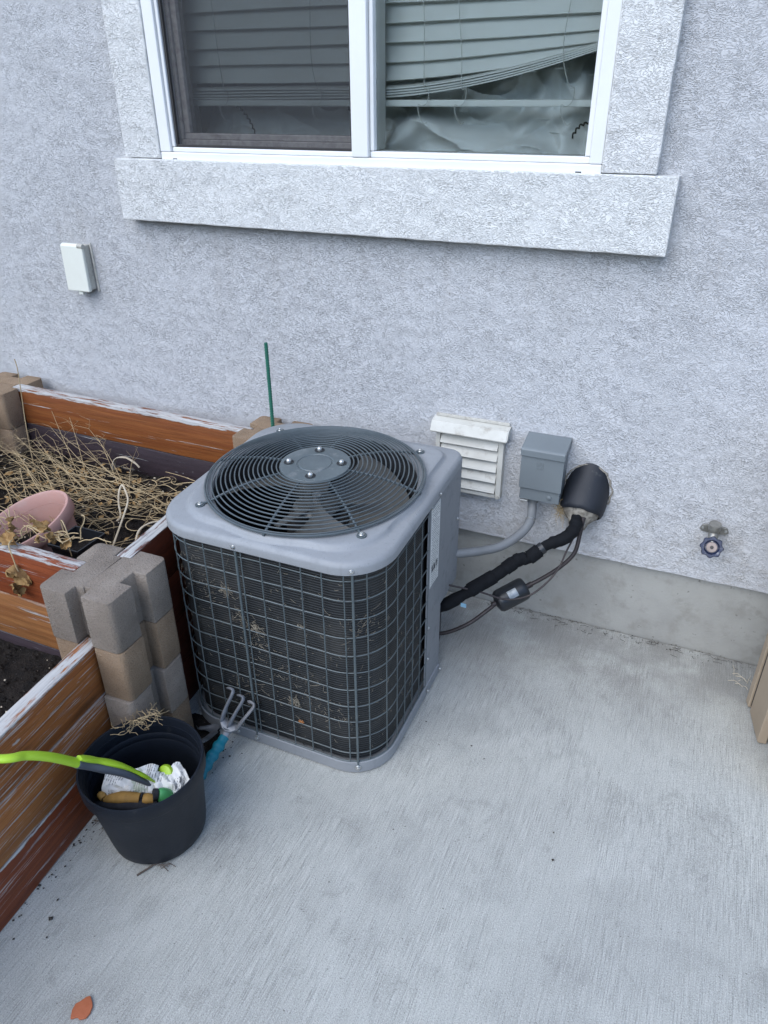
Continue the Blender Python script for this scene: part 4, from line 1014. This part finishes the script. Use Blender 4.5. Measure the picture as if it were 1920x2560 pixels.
ll = root('refrigerant_line', (-.3, -.2, 0), 'thin dark copper line looping down from the sleeve through the black filter canister', 'pipe')
mk('upper_line', MB().tube(spline([(-.212,-.105,.440),(-.214,-.120,.395),(-.219,-.140,.340),(-.249,-.160,.297),(-.293,-.182,.258),(-.340,-.205,.226)], 8), .0060, 10), M['copper'], ll, smooth=True)
mk('lower_line', MB().tube(spline([(-.398,-.258,.197),(-.425,-.290,.175),(-.470,-.330,.140),(-.535,-.355,.105),(-.600,-.365,.100)], 8), .0060, 10), M['copper'], ll, smooth=True)
fd = root('filter_canister', (-.37, -.235, 0), 'black cylindrical filter canister with silver label on the thin copper line', 'filter')
dx = Vector((-.406,-.268,.193))-Vector((-.334,-.203,.229)); dq = Vector((0,0,1)).rotation_difference(dx.normalized()).to_matrix(); dL = dx.length
dc = Vector((-.334,-.203,.229))
mk('canister', MB().lathe([(.0001,.0),(.012,.0),(.030,.004),(.0335,.010),(.0345,.018),(.0345,dL-.020),(.0335,dL-.012),(.029,dL-.005),(.012,dL),(.0001,dL)], dc, 32, dq), M['tape'], fd, smooth=True)
for s in (-.004, dL-.004): mk('end_fitting', MB().lathe([(.0001,s-.014),(.0085,s-.014),(.0085,s+.016),(.0001,s+.016)], dc, 14, dq), M['copper'], fd, smooth=True)
lb = MB()
dcam = (Vector((0,-2.0,1.5))-dc); lv = (dq.transposed() @ dcam); a_c = math.atan2(lv.y, lv.x)
lb.grid(8, 1, lambda u, v: dc+dq @ Vector((.0350*math.cos(a_c-.35+.75*u), .0350*math.sin(a_c-.35+.75*u), dL*.36+dL*.28*v)))
mk('foil_label', lb, M['silver'], fd, smooth=True)
tag(mk('control_cable', MB().tube(spline([(-.222,-.122,.405),(-.240,-.165,.350),(-.248,-.195,.318),(-.270,-.232,.284),(-.309,-.270,.251),(-.368,-.300,.239),(-.441,-.322,.259),(-.525,-.350,.278)], 8), .0028, 8), M['copper'], smooth=True),
    'thin brown control cable sagging in front of the black canister', 'cable')

# outdoor outlet cover
oc = root('outlet_cover', (-1.985, WY, .90), 'cream plastic weatherproof outlet cover on the stucco left of the window', 'outlet cover')
mk('back_box', MB().box(-2.030, -1.940, -.047, WY, .912, 1.058), M['cream_dirty'], oc, bevel=.003)
mk('lid', MB().prism([(-2.032,-.0475,.908),(-2.032,-.062,.908),(-2.032,-.058,1.056),(-2.032,-.0475,1.063)], (.094,0,0)), M['cream'], oc, bevel=.003)
mk('hinge', MB().tube([(-1.958,-.054,1.056),(-1.936,-.054,1.056)], .0075, 12), M['cream_dirty'], oc, smooth=True)
mk('latch_tab', MB().box(-1.992, -1.974, -.056, -.044, .896, .9075), M['cream'], oc, bevel=.002)
mk('caulk', MB().tube([(-1.934,WY-.001,1.062),(-1.932,WY-.002,1.0),(-1.933,WY-.001,.95),(-1.931,WY-.002,.905)], .0040, 6), M['cream_dirty'], oc, smooth=True)

# hose bib
hbib = root('hose_faucet', (.132, WY, .43), 'outdoor hose faucet with chipped dark blue handwheel low on the stucco', 'faucet')
mk('flange', MB().prism([(.094,WY-.001,.432),(.100,WY-.001,.447),(.118,WY-.001,.450),(.146,WY-.001,.450),(.164,WY-.001,.447),(.170,WY-.001,.432),(.160,WY-.001,.425),(.104,WY-.001,.425)], (0,-.006,0)), M['brass'], hbib, bevel=.0015)
for x in (.103,.161): mk('screw', MB().lathe([(.0001,0),(.0042,0),(.0036,.003),(.0001,.004)], (x,WY-.007,.438), 12, Matrix.Rotation(R(90),3,'X')), M['steel'], hbib, smooth=True)
mk('valve_body', MB().tube([(.132,WY,.440),(.131,-.046,.442),(.131,-.058,.434),(.131,-.070,.418)], [.013,.013,.0135,.010], 16), M['brass'], hbib, smooth=True)
mk('vacuum_cap', MB().lathe([(.0001,-.004),(.0150,-.004),(.0165,.0),(.0168,.014),(.0155,.018),(.0001,.0185)], (.130,-.050,.452), 24, Matrix.Rotation(R(12),3,'X')), M['brass'], hbib, smooth=True)
hq = Matrix.Rotation(R(64), 3, 'X')
hc = Vector((.1325,-.082,.412))
def wheel():
    L = []
    for z_, k in ((-.005,.93),(-.003,1.0),(.004,1.0),(.006,.94)):
        L.append([hc+hq @ Vector((k*(.0285+.0022*math.cos(8*a))*math.cos(a), k*(.0285+.0022*math.cos(8*a))*math.sin(a), z_)) for a in [2*math.pi*i/64 for i in range(64)]])
    L2 = []
    for z_, r0 in ((.006,.020),(.001,.0165),(.001,.0001)):
        L2.append([hc+hq @ Vector((r0*math.cos(a), r0*math.sin(a), z_)) for a in [2*math.pi*i/64 for i in range(64)]])
    return MB().loft(L+L2, True, True)
mk('handwheel', wheel(), M['handwheel'], hbib, smooth=True)
mk('wheel_hub', MB().lathe([(.0001,.0),(.0145,.0),(.0145,.004),(.013,.0058),(.0001,.006)], hc, 24, hq), M['hubmetal'], hbib, smooth=True)
mk('stem_screw', MB().lathe([(.0001,.006),(.0048,.006),(.0048,.0085),(.0001,.009)], hc, 12, hq), M['motor'], hbib, smooth=True)

# ------------------------------------------------------------------ pot with tools
bq = root('nursery_bucket', (-.934, -1.186, 0), 'large black plastic nursery pot holding garden tools on the patio', 'bucket')
BC = (-.934, -1.186, 0)
def lean(mb):
    mb.v = [(BC[0]+(x-BC[0])*.97-.010*(1-z/.25), BC[1]+(y-BC[1])*.97+.021*(1-z/.25), z) for x, y, z in mb.v]; return mb
mk('bucket_wall', lean(MB().lathe([(.0001,.003),(.092,.003),(.104,.006),(.1085,.014),(.112,.04),(.1295,.222),(.1300,.224),(.1265,.224),(.1245,.205),(.1255,.200),(.1230,.196),(.121,.186),(.1222,.182),(.119,.176),(.1175,.150),(.104,.02),(.0001,.012)], BC, 72)), M['bucket'], bq, smooth=True)
mk('rim', lean(MB().lathe([(.1302,.206),(.1345,.207),(.1362,.210),(.1368,.244),(.1352,.2485),(.1318,.2485),(.1300,.245),(.1285,.226),(.1275,.2235)], BC, 72, caps=False)), M['bucket'], bq, smooth=True)
mk('potting_dregs', lean(MB().lathe([(.0001,.085),(.05,.088),(.1035,.082),(.104,.078),(.0001,.07)], BC, 40)), M['soil'], bq, smooth=True)

# long lime handled grabber lying out of the pot
gt = root('lime_garden_tool', (-.96, -1.22, .12), 'lime green and grey long handled garden tool leaning out of the black pot', 'garden tool')
HP = spline([(-1.33,-1.545,.435),(-1.167,-1.472,.447),(-1.029,-1.412,.442),(-1.010,-1.376,.422),(-.995,-1.339,.387),(-.984,-1.295,.330)], 8)
mk('handle', MB().tube(HP, [.0072+.0050*(i/len(HP)) for i in range(len(HP))], 14, flat=.75), M['lime'], gt, smooth=True)
GP = spline([(-.986,-1.298,.334),(-.978,-1.268,.300),(-.952,-1.232,.258),(-.928,-1.204,.210),(-.915,-1.19,.18)], 6)
mk('grip', MB().tube(GP, [.0148,.0152,.0156,.0158,.016,.0165,.017,.0175,.018,.018,.0175,.017,.016,.015,.014,.013,.012,.011,.010,.009,.008,.007,.006,.005,.004], 14, flat=.7), M['slate'], gt, smooth=True)
mk('grip_inlay', MB().tube([Vector(p)+Vector((.006,.006,.0095)) for p in GP], [.0085,.010,.0115,.012,.0125,.012,.011,.0115,.0125,.013,.0128,.012,.011,.010,.009,.008,.008,.009,.009,.008,.007,.006,.005,.004,.003], 12, flat=.5), M['lime'], gt, smooth=True)
mk('pivot', MB().lathe([(.0001,-.004),(.0185,-.004),(.0195,0),(.0175,.006),(.010,.009),(.0001,.010)], (-.908,-1.150,.182), 24, Matrix.Rotation(R(55),3,'X')), M['lime'], gt, smooth=True)
# packet
def packet(cx, cy, z, w, h, rot, seed, tiltx):
    q = Matrix.Rotation(rot, 3, 'Z') @ Matrix.Rotation(tiltx, 3, 'X')
    def f(u, v, s=0):
        x, y = (u-.5)*w, (v-.5)*h*(1-.12*abs(2*u-1))
        n = mnoise.noise(Vector((u*3+seed, v*3, 1)))*.014+mnoise.noise(Vector((u*8+seed, v*8, 4)))*.006+abs(mnoise.noise(Vector((u*5+seed, v*2, 9))))*.010
        return Vector((cx, cy, z))+q @ Vector((x, y+.006*math.sin(u*9), n-s+.012*(1-(2*v-1)**2)))
    mb = MB().grid(22, 14, lambda u, v: f(u, v)); mb.grid(22, 14, lambda u, v: f(u, v, .010*math.sin(u*math.pi)*math.sin(v*math.pi)+.001)); return mb
tag(mk('paper_packet', packet(-.960,-1.205,.175,.115,.085,R(28),1.0,R(38)), M['paper'], smooth=True), 'crumpled white printed paper packet in the pot behind the work glove', 'paper packet')
tag(mk('paper_packet', packet(-.880,-1.165,.172,.070,.080,R(62),5.0,R(35)), M['paper'], smooth=True), 'smaller folded printed packet at the right inside the pot', 'paper packet')
tag(mk('paper_packet', packet(-.945,-1.228,.140,.085,.055,R(20),8.0,R(4)), M['paper'], smooth=True), 'printed packet edge showing beneath the work glove in the pot', 'paper packet')
# glove: palm roll and five fingers
gv = root('work_glove', (-.945, -1.24, .15), 'tan and black work glove lying inside the front of the pot', 'glove')
def limb(pts, rad, mat, nm, fl=.8): return mk(nm, MB().tube(spline(pts, 6), rad if isinstance(rad, list) else [rad]*((len(pts)-1)*6+1), 12, flat=fl), M[mat], gv, smooth=True)
def tap(n, a, b, c): return [a+(b-a)*min(1, 2*i/(n-1)) if i < n/2 else b+(c-b)*(2*i/(n-1)-1) for i in range(n)]
limb([(-1.000,-1.262,.158),(-.975,-1.257,.168),(-.940,-1.243,.172),(-.905,-1.226,.168),(-.885,-1.214,.164)], tap(25,.010,.017,.013), 'glovefabric', 'back_panel')
limb([(-.990,-1.253,.172),(-.968,-1.248,.182),(-.942,-1.237,.184),(-.918,-1.226,.181)], tap(19,.008,.0145,.012), 'leather', 'palm')
limb([(-.911,-1.223,.180),(-.903,-1.219,.179),(-.893,-1.213,.176)], tap(13,.011,.0125,.010), 'leather', 'cuff_patch')
limb([(-.992,-1.254,.176),(-1.003,-1.250,.178),(-1.010,-1.243,.170)], tap(13,.0085,.0088,.005), 'leather', 'thumb')
for k in range(4):
    o_ = .010*k
    limb([(-.998+o_*.3,-1.262+o_*.5,.158-.004*k),(-1.014+o_*.4,-1.262+o_*.9,.150-.006*k),(-1.022+o_*.5,-1.252+o_*1.1,.138-.006*k),(-1.018+o_*.5,-1.240+o_,.126-.005*k)], tap(19,.0085,.0085,.006), 'glovefabric', 'finger', .95)
limb([(-.916,-1.226,.166),(-.9145,-1.2235,.184),(-.914,-1.219,.192)], .0035, 'glovefabric', 'wrist_strap')
bt = root('green_hand_tool', (-.878, -1.19, .16), 'green rounded tool handle end poking out beside the glove in the pot', 'hand tool')
mk('handle', MB().tube(spline([(-.865,-1.172,.120),(-.873,-1.188,.155),(-.880,-1.198,.178),(-.886,-1.206,.186)], 6), tap(19,.012,.018,.011), 14), M['green'], bt, smooth=True)
mk('collar', MB().tube(spline([(-.886,-1.206,.186),(-.892,-1.212,.189)], 6), .0125, 14), M['glovefabric'], bt, smooth=True)
# straw on the pot rim
def nest():
    r = random.Random(31); mb = MB()
    for i in range(55):
        t = r.random()**1.5; a = R(112+42*t); p = Vector((BC[0]+(.122-.03*r.random()*t)*math.cos(a), BC[1]+.128*math.sin(a)-.012*r.random(), .252+r.gauss(0,.006)+.018*math.exp(-((t-.15)/.12)**2)*r.random()))
        d = R(r.uniform(0,360)); pts = []
        for k in range(5):
            pts.append(p.copy()); p = p+Vector((math.cos(d), math.sin(d), r.uniform(-.5,.4)))*.008; d += r.uniform(-.6,.6)
        mb.tube(pts, r.uniform(.0004,.0008), 3)
    return mb
tag(mk('straw_wisp', nest(), M['straw'], kind='stuff'), 'clump of dry straw caught on the back rim of the black pot', 'straw')
# hand fork
fk = root('hand_fork', (-.925, -1.01, 0), 'hand fork with teal grip and three metal tines propped against the unit', 'hand fork')
A, B_ = Vector((-.935,-1.045,.017)), Vector((-.926,-.918,.062)); n = 30; pts = [A+(B_-A)*i/n for i in range(n+1)]
mk('grip', MB().tube(pts, [(.0142+.0022*math.cos(i/n*math.pi*10))*(1 if 1 < i < n-1 else .8) for i in range(n+1)], 16), M['teal'], fk, smooth=True)
hd = mk('fork_head', MB().tube(spline([(-.9265,-.921,.061),(-.926,-.908,.068),(-.925,-.900,.076)], 5), tap(11,.009,.011,.017), 12), M['cast'], fk, smooth=True)
Hc = Vector((-.924,-.899,.079))
mk('fork_web', MB().tube([(-.944,-.896,.094),(-.934,-.898,.084),(-.9245,-.899,.080),(-.912,-.898,.080),(-.900,-.896,.084)], [.008,.014,.0165,.014,.008], 10, flat=.5), M['cast'], fk, smooth=True)
for (b, tip) in (((-.944,-.896,.094),(-.921,-.866,.172)),((-.924,-.899,.080),(-.892,-.866,.158)),((-.900,-.896,.084),(-.862,-.866,.146))):
    b, tip = Vector(b), Vector(tip); mid = (b+tip)/2+Vector((0,-.008,0))
    P = spline([b, mid, tip, tip+Vector((-.010,.004,.006)), tip+Vector((-.018,.006,.002))], 6)
    mk('tine', MB().tube(P, [.0105]*6+[.009]*7+[.0075]*7+[.006]*5, 8, flat=.45), M['cast'], fk, smooth=True)
tw = root('hand_trowel', (-1.0, -.91, 0), 'grey metal hand trowel lying between the black pot and the unit', 'hand trowel')
mk('shank', MB().tube(spline([(-.957,-.972,.085),(-.968,-.940,.058),(-.978,-.905,.036),(-.982,-.885,.026)], 6), .0085, 10, flat=.6), M['worn_steel'], tw, smooth=True)
mk('blade', MB().grid(10, 6, lambda u, v: (-.984-.055*u+.012*(v-.5), -.882+.004*math.sin(u*6)+(v-.5)*.030*(1-u**3), .022+.008*(2*v-1)**2-.006*u)), M['worn_steel'], tw, smooth=True)

def dirt_patch():
    def f(u, v):
        x, y = -1.125+.175*u, -1.02+.19*v; e = max(0.0, 1-((u-.38)/.55)**2-((v-.5)/.55)**2)
        return (x, y, -.004+.016*e**.5+.006*e*mnoise.noise(Vector((x*60, y*60, 0)))+.003*mnoise.noise(Vector((x*160, y*160, 3))))
    return MB().grid(60, 60, f)
tag(mk('spilled_soil', dirt_patch(), M['soil'], smooth=True, kind='stuff'), 'dark soil spilled on the slab between corner blocks and unit', 'soil')

# ------------------------------------------------------------------ cabinet at the right edge
cb = root('wooden_cabinet', (.55, -.26, 0), 'tan painted wooden cabinet with open front at the right edge of the patio', 'cabinet')
mk('side_panel', MB().prism([(.318,-.222,.004),(.336,-.334,.004),(.336,-.334,.86),(.318,-.222,.86)], (.016,.002,0)), M['tan_board'], cb, bevel=.002)
mk('back_post', MB().prism([(.308,-.178,.002),(.313,-.205,.002),(.345,-.198,.002),(.340,-.171,.002)], (0,0,.86)), M['tan_board'], cb, bevel=.003)
mk('post_filler', MB().prism([(.319,-.206,.012),(.322,-.221,.012),(.345,-.219,.012),(.343,-.203,.012)], (0,0,.83)), M['debris'], cb)
mk('face_stile', MB().prism([(.337,-.336,.003),(.358,-.3335,.003),(.361,-.318,.003),(.353,-.319,.003)], (0,0,.86)), M['tan_board'], cb, bevel=.0015)
mk('bottom_shelf', MB().box(.354, .90, -.316, -.20, .03, .048), M['tan_board'], cb, bevel=.002)
mk('toe_rail', MB().box(.361, .90, -.327, -.317, .012, .05), M['tan_board'], cb, bevel=.002)
mk('back_board', MB().box(.346, .90, -.190, -.178, .03, .86), M['tan_board'], cb, bevel=.002)
mk('side_panel', MB().box(.884, .90, -.334, -.191, .004, .86), M['tan_board'], cb, bevel=.002)
mk('top_board', MB().box(.30, .92, -.345, -.165, .862, .884), M['tan_board'], cb, bevel=.003)
mk('middle_shelf', MB().box(.354, .883, -.316, -.192, .42, .438), M['tan_board'], cb, bevel=.002)
pk = root('wooden_crate', (.46, -.45, 0), 'tan wooden crate corner standing on the patio in front of the cabinet', 'crate')
mk('crate_side', MB().prism([(.362,-.372,.004),(.376,-.520,.004),(.376,-.520,.22),(.362,-.372,.22)], (.016,.0015,0)), M['tan_board'], pk, bevel=.002)
mk('crate_end', MB().box(.379, .70, -.372, -.358, .004, .22), M['tan_board'], pk, bevel=.002)
mk('crate_end', MB().box(.393, .70, -.520, -.506, .004, .22), M['tan_board'], pk, bevel=.002)
mk('crate_side', MB().box(.686, .70, -.505, -.373, .004, .22), M['tan_board'], pk, bevel=.002)
mk('crate_floor', MB().box(.394, .685, -.505, -.373, .006, .02), M['tan_board'], pk, bevel=.001)

# ------------------------------------------------------------------ litter on the patio
tag(mk('brick_shard', MB().prism([(-.832,-1.570,.0015),(-.822,-1.5625,.0015),(-.816,-1.564,.0015),(-.8065,-1.558,.0015),(-.8055,-1.5475,.0015),(-.8095,-1.5365,.0015),(-.8155,-1.5305,.0015),(-.8265,-1.5235,.0015),(-.8320,-1.5275,.0015),(-.8375,-1.5390,.0015),(-.8425,-1.5455,.0015),(-.8400,-1.5575,.0015)][::-1], (0,0,.0045)), M['leafred'], bevel=.0012), 'flat reddish flake lying on the concrete at the lower left', 'flake')
def twigs():
    pts = [(-.912,-1.288,.003),(-.900,-1.268,.005),(-.889,-1.246,.007),(-.874,-1.224,.010)]
    mb = MB().tube(spline(pts, 5), .0022, 6); r = random.Random(4)
    for _ in range(14):
        p = Vector((-.884+r.gauss(0,.008), -1.246+r.gauss(0,.010), .006)); a = R(r.gauss(52, 35))
        mb.tube([p, p+Vector((math.cos(a)*.012, math.sin(a)*.012, .002)), p+Vector((math.cos(a)*.022, math.sin(a)*.022, .001))], .0009, 4)
    return mb
tag(mk('twig', twigs(), M['twig'], smooth=True), 'grey brown twig at the foot of the black pot', 'twig')
def litter():
    r = random.Random(9); mb = MB()
    def bit(x, y, s):
        c = Vector((x, y, s*.35+.0012)); mb.add([c+Vector((s*r.uniform(.5,1.3),0,0)), c+Vector((-s*r.uniform(.5,1.3),0,0)), c+Vector((0,s*r.uniform(.5,1.2),0)), c+Vector((0,-s*r.uniform(.5,1.2),0)), c+Vector((0,0,s*.5)), c+Vector((0,0,-s*.35))],
               [(0,2,4),(2,1,4),(1,3,4),(3,0,4),(2,0,5),(1,2,5),(3,1,5),(0,3,5)])
    for x, y, s in ((-.082,-.888,.0045),(-.095,-.818,.003),(-.350,-.642,.0035),(-.49,-.609,.003),(-.307,-.671,.003),(-1.012,-1.437,.006),(-1.03,-1.40,.004),(-1.05,-1.50,.004),(-.99,-1.47,.003)): bit(x, y, s)
    for _ in range(90): bit(r.uniform(-1.05,.35), r.uniform(-1.55,-.03), r.uniform(.0006,.0018))
    for _ in range(130): bit(r.uniform(-.5,.35), -.004-abs(r.gauss(0,.018)), r.uniform(.0008,.003))
    for _ in range(70): bit(-1.085+r.gauss(0,.012), r.uniform(-1.5,-1.06), r.uniform(.001,.0035))
    for _ in range(220): bit(r.gauss(-1.0,.035), r.gauss(-.935,.04), r.uniform(.001,.004))
    for i in range(60):
        p = Vector((r.uniform(-.5,.3), -.01-abs(r.gauss(0,.02)), .003)); a = r.uniform(0,6.3)
        mb.tube([p, p+Vector((math.cos(a)*.012, math.sin(a)*.006, .001)), p+Vector((math.cos(a+.4)*.026, math.sin(a+.4)*.012, 0))], .0006, 3)
    return mb
tag(mk('patio_litter', litter(), M['debris'], kind='stuff'), 'dark crumbs and bits of dirt scattered on the concrete', 'litter')
def grasswisp(c, n, s, seed):
    r = random.Random(seed); mb = MB()
    for _ in range(n):
        p = Vector(c)+Vector((r.gauss(0,s*.4), r.gauss(0,s*.4), .003)); a = r.uniform(0,6.3); L = r.uniform(.4,1.2)*s
        mb.tube([p, p+Vector((math.cos(a)*L*.5, math.sin(a)*L*.5, L*.35)), p+Vector((math.cos(a)*L, math.sin(a)*L, L*.25))], .0007, 3)
    return mb
tag(mk('dry_grass_wisp', grasswisp((-1.068,-1.20,0), 46, .030, 2), M['twig'], kind='stuff'), 'dry weed tuft between the diagonal boards and the black pot', 'dry grass')
tag(mk('dry_grass_wisp', grasswisp((.292,-.10,0), 10, .035, 6), M['straw_pale'], kind='stuff'), 'few pale straws at the wall foot by the wooden cabinet', 'dry grass')
